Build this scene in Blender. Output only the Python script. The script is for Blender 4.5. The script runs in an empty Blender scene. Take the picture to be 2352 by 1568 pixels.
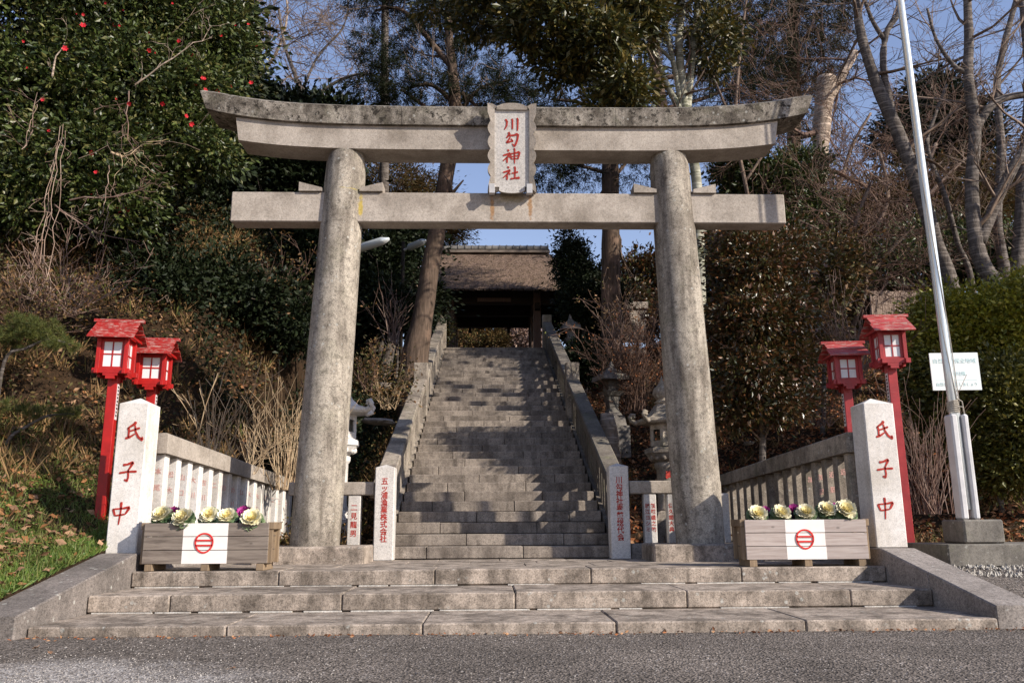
import bpy, math, random
import numpy as np
from mathutils import Vector, Matrix, noise as mnoise

random.seed(7); RNG = np.random.default_rng(7)
scene = bpy.context.scene
COL = scene.collection

# ------------------------------------------------------------------ camera, sky, sun, exposure
W, H, F = 2352, 1568, 1900.0                 # pixels of the photograph and focal length in those pixels
CAM = (-0.17, 0.0, 0.5)
YAW, PITCH, ROLL = math.radians(1.6), math.radians(12.35), math.radians(0.34)
def _basis():
    cy, sy, cp, sp = math.cos(YAW), math.sin(YAW), math.cos(PITCH), math.sin(PITCH)
    f = Vector((sy*cp, cy*cp, sp)); r = Vector((cy, -sy, 0)); u = Vector((-sy*sp, -cy*sp, cp))
    c, s = math.cos(ROLL), math.sin(ROLL)
    return c*r - s*u, s*r + c*u, f
CR, CU, CF = _basis()
cam_data = bpy.data.cameras.new('camera'); cam = bpy.data.objects.new('camera', cam_data)
COL.objects.link(cam); scene.camera = cam
cam_data.sensor_width = 36.0; cam_data.lens = F/W*36.0; cam_data.clip_start = 0.05; cam_data.clip_end = 2000
m3 = Matrix((CR, CU, -CF)).transposed()
cam.matrix_world = Matrix.Translation(CAM) @ m3.to_4x4()

SUN = Vector((0.75, -0.47, 0.50)).normalized()      # towards the sun
world = bpy.data.worlds.new('World'); scene.world = world; world.use_nodes = True
nt = world.node_tree; bg = nt.nodes['Background']
sky = nt.nodes.new('ShaderNodeTexSky'); sky.sky_type = 'NISHITA'; sky.sun_disc = False
sky.sun_elevation = math.asin(SUN.z); sky.sun_rotation = math.atan2(SUN.x, SUN.y)
sky.air_density = 1.3; sky.dust_density = 0.1; sky.ozone_density = 4.0
tint = nt.nodes.new('ShaderNodeMix'); tint.data_type = 'RGBA'; tint.blend_type = 'MULTIPLY'; tint.inputs[0].default_value = 1.0
tint.inputs[7].default_value = (1.42, 1.10, 1.08, 1)      # the hazy, slightly violet winter air of the photograph
nt.links.new(sky.outputs[0], tint.inputs[6]); nt.links.new(tint.outputs[2], bg.inputs[0]); bg.inputs[1].default_value = 0.126
sd = bpy.data.lights.new('sun', 'SUN'); sd.energy = 5.0; sd.angle = math.radians(0.55); sd.color = (1.0, 0.915, 0.80)
so = bpy.data.objects.new('sun', sd); COL.objects.link(so); so.location = (20, -12, 20)
so.rotation_euler = (-SUN).to_track_quat('-Z', 'Y').to_euler()
scene.view_settings.view_transform = 'Standard'; scene.view_settings.look = 'None'
scene.view_settings.exposure = 0.44; scene.view_settings.gamma = 1.0
scene.cycles.max_bounces = 6; scene.cycles.transparent_max_bounces = 8
scene.cycles.diffuse_bounces = 2; scene.cycles.glossy_bounces = 2

def ray(px, py):
    return CF + CR*((px-W/2)/F) + CU*((H/2-py)/F)
def at(px, py, Y):
    d = ray(px, py); t = (Y-CAM[1])/d.y
    return Vector((CAM[0]+t*d.x, Y, CAM[2]+t*d.z))

# ------------------------------------------------------------------ tagging
def tag(o, label=None, cat=None, group=None, kind=None):
    if label: o['label'] = label
    if cat: o['category'] = cat
    if group: o['group'] = group
    if kind: o['kind'] = kind
    return o
def empty(name, loc=(0, 0, 0), rz=0.0, label=None, cat=None, group=None, kind=None, parent=None):
    o = bpy.data.objects.new(name, None); COL.objects.link(o); o.empty_display_size = 0.2
    o.location = loc; o.rotation_euler = (0, 0, rz)
    if parent: o.parent = parent
    return tag(o, label, cat, group, kind)
def link(name, mesh, parent=None, loc=None, rot=None):
    o = bpy.data.objects.new(name, mesh); COL.objects.link(o)
    if parent: o.parent = parent
    if loc is not None: o.location = loc
    if rot is not None: o.rotation_euler = rot
    return o
def copy_tree(o, parent=None):
    c = o.copy(); COL.objects.link(c); c.parent = parent
    for ch in list(o.children): copy_tree(ch, c)
    return c

# ------------------------------------------------------------------ mesh builder
class MB:
    def __init__(s): s.v = []; s.f = []; s.mi = []; s.cur = 0; s.mt = None
    def tf(s, p): return tuple(s.mt @ Vector(p)) if s.mt is not None else tuple(p)
    def add(s, vs, fs):
        n = len(s.v); s.v += [s.tf(p) for p in vs]
        for f in fs: s.f.append([n+i for i in f]); s.mi.append(s.cur)
    def box(s, x0, x1, y0, y1, z0, z1, b=0.0):
        if b <= 0:
            s.add([(x0,y0,z0),(x1,y0,z0),(x1,y1,z0),(x0,y1,z0),(x0,y0,z1),(x1,y0,z1),(x1,y1,z1),(x0,y1,z1)],
                  [(3,2,1,0),(4,5,6,7),(0,1,5,4),(1,2,6,5),(2,3,7,6),(3,0,4,7)]); return
        # chamfered box
        vs = []
        for sx in (0, 1):
            for sy in (0, 1):
                for sz in (0, 1):
                    X = (x0, x1)[sx]; Y = (y0, y1)[sy]; Z = (z0, z1)[sz]
                    dx = b if sx == 0 else -b; dy = b if sy == 0 else -b; dz = b if sz == 0 else -b
                    vs += [(X, Y+dy, Z+dz), (X+dx, Y, Z+dz), (X+dx, Y+dy, Z)]
        I = lambda sx, sy, sz, k: ((sx*2+sy)*2+sz)*3+k
        fs = []
        for a in (0, 1):
            q = [I(a,0,0,0), I(a,1,0,0), I(a,1,1,0), I(a,0,1,0)]; fs.append(q[::-1] if a == 0 else q)
            q = [I(0,a,0,1), I(1,a,0,1), I(1,a,1,1), I(0,a,1,1)]; fs.append(q if a == 0 else q[::-1])
            q = [I(0,0,a,2), I(1,0,a,2), I(1,1,a,2), I(0,1,a,2)]; fs.append(q[::-1] if a == 0 else q)
        for a in (0, 1):
            for c in (0, 1):
                q = [I(0,a,c,1), I(0,a,c,2), I(1,a,c,2), I(1,a,c,1)]; fs.append(q if (a+c) % 2 == 1 else q[::-1])
                q = [I(a,0,c,0), I(a,0,c,2), I(a,1,c,2), I(a,1,c,0)]; fs.append(q if (a+c) % 2 == 0 else q[::-1])
                q = [I(a,c,0,0), I(a,c,0,1), I(a,c,1,1), I(a,c,1,0)]; fs.append(q if (a+c) % 2 == 1 else q[::-1])
        for sx in (0, 1):
            for sy in (0, 1):
                for sz in (0, 1):
                    t = [I(sx,sy,sz,0), I(sx,sy,sz,1), I(sx,sy,sz,2)]; fs.append(t if (sx+sy+sz) % 2 == 0 else t[::-1])
        s.add(vs, fs)
    def prism(s, poly, y0, y1):
        """polygon in XZ (counter-clockwise seen from -Y) extruded along Y"""
        n = len(poly)
        vs = [(p[0], y0, p[1]) for p in poly]+[(p[0], y1, p[1]) for p in poly]
        fs = [list(range(n)), list(range(2*n-1, n-1, -1))]
        fs += [(i, i+n, (i+1) % n+n, (i+1) % n) for i in range(n)]
        s.add(vs, fs)
    def lathe(s, prof, n=24, cx=0, cy=0, cap=True, rot=0.0):
        vs = []
        for r, z in prof:
            for k in range(n):
                a = 2*math.pi*k/n+rot; vs.append((cx+r*math.cos(a), cy+r*math.sin(a), z))
        fs = []
        for j in range(len(prof)-1):
            for k in range(n):
                a, b = j*n+k, j*n+(k+1) % n; fs.append((a, b, b+n, a+n))
        if cap: fs.append(list(range(n))[::-1]); fs.append([(len(prof)-1)*n+k for k in range(n)])
        s.add(vs, fs)
    def tube(s, pts, rad, n=8):
        P = [Vector(p) for p in pts]; vs = []; fs = []
        up = Vector((0.13, 0.31, 1)).normalized()
        for i, p in enumerate(P):
            d = (P[min(i+1, len(P)-1)]-P[max(i-1, 0)]).normalized()
            a = d.cross(up if abs(d.dot(up)) < 0.95 else Vector((1, 0, 0))).normalized(); b = d.cross(a)
            r = rad[i] if hasattr(rad, '__len__') else rad
            for k in range(n):
                t = 2*math.pi*k/n; vs.append(p+a*(r*math.cos(t))+b*(r*math.sin(t)))
        for j in range(len(P)-1):
            for k in range(n):
                q, w = j*n+k, j*n+(k+1) % n; fs.append((q, q+n, w+n, w))
        fs.append(list(range(n))); fs.append([(len(P)-1)*n+k for k in range(n)][::-1])
        s.add(vs, fs)
    def mesh(s, name, mats, smooth=False):
        me = bpy.data.meshes.new(name); me.from_pydata(s.v, [], s.f)
        if not isinstance(mats, (list, tuple)): mats = [mats]
        for m in mats: me.materials.append(m)
        if len(mats) > 1: me.polygons.foreach_set('material_index', s.mi)
        if smooth: me.polygons.foreach_set('use_smooth', [True]*len(s.f))
        me.update(); return me
    def build(s, name, mats, parent=None, smooth=False, loc=None, rot=None):
        return link(name, s.mesh(name, mats, smooth), parent, loc, rot)

def np_mesh(name, V, quads=None, tris=None, mats=None, smooth=False, mi=None):
    me = bpy.data.meshes.new(name)
    V = np.asarray(V, np.float32); me.vertices.add(len(V)); me.vertices.foreach_set('co', V.ravel())
    idx = []; starts = []; tot = 0; cnt = 0
    if quads is not None and len(quads):
        q = np.asarray(quads, np.int32); idx.append(q.ravel()); starts.append(np.arange(len(q))*4); tot += q.size; cnt += len(q)
    if tris is not None and len(tris):
        t = np.asarray(tris, np.int32); idx.append(t.ravel()); starts.append(tot+np.arange(len(t))*3); tot += t.size; cnt += len(t)
    idx = np.concatenate(idx).astype(np.int32); starts = np.concatenate(starts).astype(np.int32)
    me.loops.add(len(idx)); me.loops.foreach_set('vertex_index', idx)
    me.polygons.add(cnt); me.polygons.foreach_set('loop_start', starts)
    for m in (mats if isinstance(mats, (list, tuple)) else [mats]): me.materials.append(m)
    if mi is not None: me.polygons.foreach_set('material_index', mi)
    me.update(calc_edges=True)
    if smooth: me.polygons.foreach_set('use_smooth', np.ones(cnt, bool))
    else: me.polygons.foreach_set('use_smooth', np.zeros(cnt, bool))
    return me

# ------------------------------------------------------------------ materials
class N:
    def __init__(s, name):
        s.m = bpy.data.materials.new(name); s.m.use_nodes = True; s.t = s.m.node_tree
        s.b = s.t.nodes['Principled BSDF']; s.g = s.t.nodes.new('ShaderNodeNewGeometry')
    def nd(s, typ, **kw):
        n = s.t.nodes.new(typ)
        for k, v in kw.items(): setattr(n, k, v)
        return n
    def lk(s, a, b): s.t.links.new(a, b)
    def pos(s, scale=(1, 1, 1)):
        mp = s.nd('ShaderNodeMapping'); s.lk(s.g.outputs['Position'], mp.inputs[0]); mp.inputs['Scale'].default_value = scale
        return mp.outputs[0]
    def noise(s, scale, detail=4, rough=0.6, vec=None, dist=0.0):
        n = s.nd('ShaderNodeTexNoise'); n.inputs['Scale'].default_value = scale; n.inputs['Detail'].default_value = detail
        n.inputs['Roughness'].default_value = rough; n.inputs['Distortion'].default_value = dist
        s.lk(vec if vec is not None else s.g.outputs['Position'], n.inputs['Vector']); return n.outputs['Fac']
    def ramp(s, fac, stops):
        r = s.nd('ShaderNodeValToRGB'); e = r.color_ramp.elements
        while len(e) < len(stops): e.new(0.5)
        for i, (p, c) in enumerate(stops):
            e[i].position = p; e[i].color = (c, c, c, 1) if not hasattr(c, '__len__') else (*c, 1)
        s.lk(fac, r.inputs[0]); return r.outputs[0]
    def mix(s, fac, a, b, mode='MIX'):
        n = s.nd('ShaderNodeMix', data_type='RGBA', blend_type=mode)
        for sock, v in ((n.inputs[0], fac), (n.inputs[6], a), (n.inputs[7], b)):
            if hasattr(v, 'node'): s.lk(v, sock)
            elif sock == n.inputs[0]: sock.default_value = v
            else: sock.default_value = (v, v, v, 1) if not hasattr(v, '__len__') else (*v, 1)
        return n.outputs[2]
    def math(s, op, a, b=0.0):
        n = s.nd('ShaderNodeMath', operation=op)
        for i, v in enumerate((a, b)):
            if hasattr(v, 'node'): s.lk(v, n.inputs[i])
            else: n.inputs[i].default_value = v
        return n.outputs[0]
    def bump(s, h, strength=0.4, dist=0.01):
        n = s.nd('ShaderNodeBump'); n.inputs['Strength'].default_value = strength; n.inputs['Distance'].default_value = dist
        s.lk(h, n.inputs['Height']); s.lk(n.outputs[0], s.b.inputs['Normal'])
    def fin(s, col, rough=0.8, spec=0.3, **kw):
        if hasattr(col, 'node'): s.lk(col, s.b.inputs['Base Color'])
        else: s.b.inputs['Base Color'].default_value = (*col, 1)
        if hasattr(rough, 'node'): s.lk(rough, s.b.inputs['Roughness'])
        else: s.b.inputs['Roughness'].default_value = rough
        s.b.inputs['Specular IOR Level'].default_value = spec
        for k, v in kw.items(): s.b.inputs[k].default_value = v
        return s.m

def granite(name, base, dark, stain=0.5, speck=0.25, lichen=0.0, streak=0.3, bump=0.35, stainscale=1.6, per_obj=0.08, moss=0.0, lo=0.42, hi=0.68, spots=False):
    n = N(name)
    big = n.noise(stainscale, 7, 0.62, dist=0.3)
    st = n.ramp(big, [(lo, 0.0), (hi, 1.0)])
    sk = n.ramp(n.noise(1.0, 5, 0.6, vec=n.pos((7, 7, 0.9))), [(0.45, 0.0), (0.72, 1.0)])
    c = n.mix(n.math('MULTIPLY', st, stain), base, dark)
    c = n.mix(n.math('MULTIPLY', sk, streak), c, dark)
    if moss:
        mo = n.ramp(n.noise(2.7, 6, 0.7), [(0.52, 0.0), (0.7, 1.0)])
        c = n.mix(n.math('MULTIPLY', mo, moss), c, (0.13, 0.14, 0.06))
    if lichen:
        li = n.ramp(n.noise(9, 8, 0.72), [(0.54, 0.0), (0.60, 1.0)])
        c = n.mix(n.math('MULTIPLY', li, lichen), c, [x*0.45 for x in dark])
        vo = n.nd('ShaderNodeTexVoronoi'); vo.inputs['Scale'].default_value = 11; n.lk(n.g.outputs['Position'], vo.inputs['Vector'])
        w = n.ramp(vo.outputs['Distance'], [(0.16, 1.0), (0.24, 0.0)])
        w2 = n.ramp(n.noise(4.3, 3, 0.5), [(0.5, 0.0), (0.58, 1.0)])
        c = n.mix(n.math('MULTIPLY', n.math('MULTIPLY', w, w2), 0.75), c, (0.42, 0.41, 0.37))
    if spots:   # rust runs under the plaque brackets, yellow lichen at the pillar joint
        for (cx, cy, cz, rx, ry, rz, col) in ((-0.13, 11.2, 4.95, .07, .4, .5, (0.30, 0.15, 0.05)), (0.42, 11.2, 4.97, .07, .4, .5, (0.30, 0.15, 0.05)), (0.15, 11.2, 5.1, .55, .4, .20, (0.24, 0.19, 0.11)),
                                              (-2.02, 11.25, 4.95, .07, .3, .36, (0.50, 0.36, 0.03)), (-2.2, 11.3, 5.19, .4, .4, .03, (0.45, 0.36, 0.08))):
            mp = n.nd('ShaderNodeMapping'); mp.vector_type = 'POINT'; n.lk(n.g.outputs['Position'], mp.inputs[0])
            mp.inputs['Location'].default_value = (-cx/rx, -cy/ry, -cz/rz); mp.inputs['Scale'].default_value = (1/rx, 1/ry, 1/rz)
            ln = n.nd('ShaderNodeVectorMath', operation='LENGTH'); n.lk(mp.outputs[0], ln.inputs[0])
            f = n.ramp(n.math('ADD', ln.outputs['Value'], n.math('MULTIPLY', n.noise(14, 4, 0.7), 0.9)), [(0.75, 1.0), (1.0, 0.0)])
            c = n.mix(n.math('MULTIPLY', f, 0.75), c, col)
    c = n.mix(1.0, c, n.ramp(n.noise(24, 5, 0.75), [(0.34, 1-speck*0.9), (0.5, 1.0), (0.68, 1+speck*0.35)]), 'MULTIPLY')
    sp = n.ramp(n.noise(75, 3, 0.8), [(0.3, 1-speck*1.6), (0.52, 1.0), (0.75, 1+speck*0.7)])
    c = n.mix(1.0, c, sp, 'MULTIPLY')
    oi = n.nd('ShaderNodeObjectInfo')
    ov = n.math('ADD', n.math('MULTIPLY', oi.outputs['Random'], per_obj*2), 1-per_obj)
    c = n.mix(1.0, c, ov, 'MULTIPLY')
    hh = n.math('ADD', n.math('MULTIPLY', n.noise(60, 4, 0.7), 0.6), n.math('MULTIPLY', n.noise(9, 5, 0.6), 0.8))
    n.bump(hh, bump, 0.012)
    return n.fin(c, 0.85, 0.25)

M = {}
M['granite'] = granite('granite', (0.47, 0.40, 0.34), (0.17, 0.14, 0.115), stain=0.55, lichen=0.15, moss=0.15)
M['granite_beam'] = granite('granite_beam', (0.43, 0.375, 0.32), (0.17, 0.14, 0.11), stain=0.75, speck=0.25, streak=0.25, spots=True)
M['granite_lichen'] = granite('granite_lichen', (0.40, 0.355, 0.30), (0.085, 0.07, 0.055), stain=0.9, lichen=1.0, streak=0.8, stainscale=4, moss=0.3, speck=0.5, lo=0.36, hi=0.6)
M['granite_pillar'] = granite('granite_pillar', (0.42, 0.37, 0.305), (0.12, 0.098, 0.078), stain=0.75, lichen=0.45, streak=1.0, stainscale=2.0, speck=0.42, moss=0.2, lo=0.42, hi=0.75, spots=True)
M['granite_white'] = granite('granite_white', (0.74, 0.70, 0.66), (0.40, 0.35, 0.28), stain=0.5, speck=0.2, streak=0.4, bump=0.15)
M['granite_plaque'] = granite('granite_plaque', (0.62, 0.585, 0.55), (0.38, 0.34, 0.29), stain=0.3, speck=0.28, streak=0.2, bump=0.2)
M['granite_step'] = granite('granite_step', (0.44, 0.365, 0.30), (0.09, 0.072, 0.056), stain=0.85, speck=0.4, streak=0.8, lichen=0.3, stainscale=2.8, per_obj=0.12)
M['granite_stair'] = granite('granite_stair', (0.32, 0.27, 0.225), (0.085, 0.068, 0.056), stain=0.7, speck=0.4, streak=0.8, stainscale=2.2, per_obj=0.07)
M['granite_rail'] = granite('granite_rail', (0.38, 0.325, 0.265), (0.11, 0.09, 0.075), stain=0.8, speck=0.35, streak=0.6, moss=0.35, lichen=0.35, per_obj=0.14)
M['granite_inner'] = granite('granite_inner', (0.20, 0.175, 0.145), (0.07, 0.058, 0.05), stain=0.8, speck=0.35, streak=0.6, moss=0.4, per_obj=0.14)  # darker rail stone for the right balustrade: stain plus its shade in the colour
M['granite_dark'] = granite('granite_dark', (0.26, 0.235, 0.21), (0.08, 0.07, 0.065), stain=0.8, speck=0.35, streak=0.5, lichen=0.4, moss=0.3)
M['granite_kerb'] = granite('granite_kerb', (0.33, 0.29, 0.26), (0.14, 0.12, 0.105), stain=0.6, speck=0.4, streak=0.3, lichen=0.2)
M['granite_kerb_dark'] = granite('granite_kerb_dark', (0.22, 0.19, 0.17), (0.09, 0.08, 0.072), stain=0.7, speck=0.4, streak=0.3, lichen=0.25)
M['mortar'] = granite('mortar', (0.55, 0.52, 0.47), (0.3, 0.27, 0.24), stain=0.8, speck=0.3, stainscale=6)
M['concrete'] = granite('concrete', (0.22, 0.20, 0.172), (0.07, 0.062, 0.055), stain=0.85, speck=0.25, streak=0.6, lichen=0.2, moss=0.25)

def flat(name, col, rough=0.6, spec=0.3, var=0.12, scale=14, bump=0.0, **kw):
    n = N(name)
    f = n.ramp(n.noise(scale, 5, 0.65), [(0.3, 1-var), (0.7, 1+var)])
    c = n.mix(1.0, col, f, 'MULTIPLY')
    if bump: n.bump(n.noise(scale*3, 4, 0.6), bump, 0.004)
    return n.fin(c, rough, spec, **kw)
M['red_letter'] = flat('red_letter', (0.36, 0.035, 0.025), 0.7, 0.2, 0.35, 30)
M['red_letter_faint'] = flat('red_letter_faint', (0.58, 0.33, 0.29), 0.8, 0.2, 0.3, 40)
def peeling(name, col, bare, amt):
    n = N(name)
    p = n.ramp(n.noise(1.0, 8, 0.75, vec=n.pos((9, 9, 60))), [(amt, 0.0), (amt+0.05, 1.0)])
    g = n.noise(1.0, 3, 0.6, vec=n.pos((6, 6, 120)))
    v = n.ramp(n.noise(5, 5, 0.6), [(0.3, 0.72), (0.7, 1.12)])
    c = n.mix(1.0, n.mix(p, col, bare), v, 'MULTIPLY')
    n.bump(n.math('ADD', g, n.math('MULTIPLY', p, 0.5)), 0.3, 0.006)
    return n.fin(c, 0.42, 0.4)
M['red_paint'] = peeling('red_paint', (0.40, 0.012, 0.010), (0.45, 0.17, 0.13), 0.66)
M['red_roof'] = peeling('red_roof', (0.33, 0.020, 0.016), (0.46, 0.28, 0.24), 0.53)
M['red_pink'] = peeling('red_pink', (0.36, 0.035, 0.038), (0.42, 0.2, 0.17), 0.64)
M['red_roof_pink'] = peeling('red_roof_pink', (0.40, 0.05, 0.045), (0.42, 0.27, 0.23), 0.53)
M['paper'] = flat('paper', (0.72, 0.70, 0.70), 0.35, 0.4, 0.03)
M['black_ink'] = flat('black_ink', (0.03, 0.03, 0.03), 0.6)
def timber(name, c1, c2, knots=True, axis='X', rough=0.85):
    n = N(name)
    sc = (2.2, 30, 30) if axis == 'X' else ((30, 2.2, 30) if axis == 'Y' else (30, 30, 2.2))
    g = n.noise(1.0, 6, 0.65, vec=n.pos(sc), dist=0.6)
    c = n.mix(n.ramp(g, [(0.32, 0.0), (0.66, 1.0)]), c1, c2)
    if knots:
        vo = n.nd('ShaderNodeTexVoronoi'); vo.inputs['Scale'].default_value = 1.0; n.lk(n.pos((4.2, 4.2, 7.5)), vo.inputs['Vector'])
        k = n.ramp(vo.outputs['Distance'], [(0.06, 1.0), (0.12, 0.0)])
        c = n.mix(n.math('MULTIPLY', k, 0.65), c, [x*0.3 for x in c1])
        d = n.ramp(n.noise(1.0, 5, 0.7, vec=n.pos((3, 3, 9))), [(0.6, 0.0), (0.72, 1.0)])
        c = n.mix(n.math('MULTIPLY', d, 0.5), c, [x*0.35 for x in c1])
    oi = n.nd('ShaderNodeObjectInfo')
    c = n.mix(1.0, c, n.math('ADD', n.math('MULTIPLY', oi.outputs['Random'], 0.3), 0.85), 'MULTIPLY')
    n.bump(g, 0.35, 0.004)
    return n.fin(c, rough, 0.2)
M['plank_brown'] = timber('plank_brown', (0.25, 0.208, 0.172), (0.125, 0.10, 0.084))
M['plank_pale'] = timber('plank_pale', (0.52, 0.45, 0.41), (0.36, 0.29, 0.26))
M['plank_end'] = timber('plank_end', (0.30, 0.22, 0.14), (0.17, 0.12, 0.08), axis='Z')
M['dark_timber'] = timber('dark_timber', (0.045, 0.034, 0.026), (0.02, 0.015, 0.012), knots=False)
M['post_timber'] = timber('post_timber', (0.16, 0.11, 0.085), (0.09, 0.06, 0.05), knots=False, axis='Z')
M['white_paint'] = flat('white_paint', (0.80, 0.745, 0.70), 0.6, 0.3, 0.05, 6, 0.1)
M['red_mark'] = flat('red_mark', (0.62, 0.035, 0.03), 0.5, 0.3, 0.08)
M['white_metal'] = flat('white_metal', (0.72, 0.76, 0.75), 0.25, 0.6, 0.05, 3, Metallic=0.35)
M['grey_metal'] = flat('grey_metal', (0.55, 0.54, 0.54), 0.5, 0.4, 0.15, 5)
M['rope'] = flat('rope', (0.40, 0.36, 0.30), 0.9, 0.1, 0.3, 90, 0.4)
M['sign_white'] = flat('sign_white', (0.78, 0.82, 0.80), 0.35, 0.4, 0.04, 4)
M['sign_blue'] = flat('sign_blue', (0.55, 0.72, 0.73), 0.5)
M['soil'] = flat('soil', (0.06, 0.042, 0.03), 0.95, 0.1, 0.4, 25, 0.5)
M['blue_roof'] = flat('blue_roof', (0.22, 0.30, 0.36), 0.4, 0.4, 0.2, 3)
M['panel_tan'] = flat('panel_tan', (0.30, 0.22, 0.17), 0.7, 0.2, 0.25, 3)

def leafmat(name, cols, rough=0.4, spec=0.5, trans=0.0, sss=0.0):
    n = N(name)
    r = n.g.outputs['Random Per Island']
    c = n.ramp(r, [(i/(len(cols)-1) if len(cols) > 1 else 0, col) for i, col in enumerate(cols)])
    v = n.ramp(n.noise(1.3, 3, 0.5), [(0.3, 0.75), (0.7, 1.2)])
    c = n.mix(1.0, c, v, 'MULTIPLY')
    m = n.fin(c, rough, spec)
    if trans:
        tb = n.nd('ShaderNodeBsdfTranslucent'); n.lk(c, tb.inputs[0])
        mx = n.nd('ShaderNodeMixShader'); mx.inputs[0].default_value = trans
        n.lk(n.b.outputs[0], mx.inputs[1]); n.lk(tb.outputs[0], mx.inputs[2])
        n.lk(mx.outputs[0], n.t.nodes['Material Output'].inputs['Surface'])
    return m
M['camellia'] = leafmat('camellia', [(0.012, 0.022, 0.005), (0.028, 0.045, 0.009), (0.075, 0.10, 0.022), (0.034, 0.048, 0.010), (0.17, 0.16, 0.05)], 0.42, 0.38, 0.12)
M['camellia_red'] = leafmat('camellia_red', [(0.65, 0.02, 0.03), (0.5, 0.015, 0.03), (0.75, 0.05, 0.06)], 0.6, 0.2, 0.2)
M['darkleaf'] = leafmat('darkleaf', [(0.008, 0.014, 0.005), (0.013, 0.021, 0.007), (0.020, 0.026, 0.009)], 0.55, 0.2, 0.05)  # near-black leaf tone: shade of the woods partly put into the colour
M['evergreen'] = leafmat('evergreen', [(0.022, 0.030, 0.007), (0.05, 0.050, 0.011), (0.18, 0.13, 0.03), (0.034, 0.042, 0.009), (0.07, 0.07, 0.015)], 0.4, 0.4, 0.15)
M['russet_leaf'] = leafmat('russet_leaf', [(0.030, 0.038, 0.010), (0.06, 0.055, 0.014), (0.14, 0.055, 0.022), (0.04, 0.048, 0.012), (0.20, 0.08, 0.03)], 0.33, 0.6, 0.1)
M['hedge_leaf'] = leafmat('hedge_leaf', [(0.14, 0.15, 0.015), (0.27, 0.26, 0.022), (0.38, 0.33, 0.04), (0.17, 0.19, 0.02), (0.45, 0.36, 0.07)], 0.4, 0.45, 0.2)
M['cedar_leaf'] = leafmat('cedar_leaf', [(0.010, 0.017, 0.009), (0.016, 0.024, 0.012), (0.026, 0.024, 0.011), (0.012, 0.014, 0.008)], 0.9, 0.08, 0.08)
M['cedar_brown'] = leafmat('cedar_brown', [(0.05, 0.035, 0.012), (0.09, 0.05, 0.016), (0.05, 0.05, 0.015), (0.13, 0.065, 0.02)], 0.7, 0.2, 0.15)
M['hedge_dark'] = leafmat('hedge_dark', [(0.05, 0.055, 0.01), (0.10, 0.10, 0.015), (0.20, 0.17, 0.035), (0.06, 0.07, 0.012)], 0.4, 0.4, 0.15)
M['cedar_olive'] = leafmat('cedar_olive', [(0.03, 0.03, 0.014), (0.05, 0.038, 0.018), (0.028, 0.036, 0.016), (0.07, 0.045, 0.022)], 0.7, 0.2, 0.1)
M['pine_leaf'] = leafmat('pine_leaf', [(0.06, 0.075, 0.015), (0.10, 0.11, 0.02), (0.04, 0.06, 0.02), (0.14, 0.12, 0.03)], 0.6, 0.3, 0.1)
M['grass'] = leafmat('grass', [(0.08, 0.125, 0.022), (0.13, 0.18, 0.035), (0.18, 0.20, 0.05), (0.26, 0.22, 0.09)], 0.5, 0.35, 0.3)
M['clover'] = leafmat('clover', [(0.08, 0.15, 0.028), (0.14, 0.22, 0.04), (0.21, 0.25, 0.06)], 0.45, 0.4, 0.3)
M['dry_grass'] = leafmat('dry_grass', [(0.26, 0.15, 0.065), (0.42, 0.27, 0.13), (0.14, 0.08, 0.035), (0.11, 0.12, 0.03)], 0.8, 0.2, 0.2)
M['litter'] = leafmat('litter', [(0.22, 0.095, 0.038), (0.36, 0.17, 0.075), (0.11, 0.055, 0.03), (0.45, 0.27, 0.16), (0.07, 0.035, 0.02)], 0.75, 0.2, 0.1)
M['litter_red'] = leafmat('litter_red', [(0.28, 0.09, 0.035), (0.42, 0.16, 0.065), (0.15, 0.06, 0.03), (0.5, 0.28, 0.15), (0.09, 0.04, 0.02)], 0.75, 0.2, 0.1)
M['brush_leaf'] = leafmat('brush_leaf', [(0.04, 0.045, 0.011), (0.085, 0.08, 0.02), (0.16, 0.075, 0.026), (0.055, 0.065, 0.015), (0.26, 0.14, 0.06), (0.035, 0.02, 0.011), (0.03, 0.03, 0.01)], 0.6, 0.3, 0.15)
M['dry_stalk'] = leafmat('dry_stalk', [(0.42, 0.30, 0.18), (0.55, 0.42, 0.27), (0.30, 0.20, 0.12)], 0.8, 0.2)
M['twig_pink'] = leafmat('twig_pink', [(0.26, 0.16, 0.12), (0.16, 0.10, 0.08), (0.34, 0.25, 0.20)], 0.8, 0.2)
M['twig_red'] = leafmat('twig_red', [(0.13, 0.075, 0.055), (0.19, 0.12, 0.09), (0.08, 0.05, 0.04)], 0.8, 0.2)
M['rubble'] = granite('rubble', (0.5, 0.47, 0.42), (0.2, 0.17, 0.14), stain=0.8, speck=0.4)
M['vine'] = leafmat('vine', [(0.36, 0.27, 0.21), (0.24, 0.16, 0.12)], 0.8, 0.2)
M['kale_cream'] = leafmat('kale_cream', [(0.92, 0.78, 0.36), (0.93, 0.82, 0.46)], 0.55, 0.3, 0.15)
M['kale_white'] = leafmat('kale_white', [(0.92, 0.84, 0.54), (0.91, 0.86, 0.66)], 0.55, 0.3, 0.15)
M['kale_green'] = leafmat('kale_green', [(0.13, 0.22, 0.09), (0.30, 0.36, 0.2), (0.08, 0.15, 0.07)], 0.5, 0.3, 0.15)
M['kale_purple'] = leafmat('kale_purple', [(0.30, 0.02, 0.16), (0.42, 0.04, 0.26)], 0.55, 0.3, 0.15)
M['kale_dark'] = leafmat('kale_dark', [(0.06, 0.03, 0.06), (0.10, 0.05, 0.08)], 0.55, 0.3, 0.1)

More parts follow.
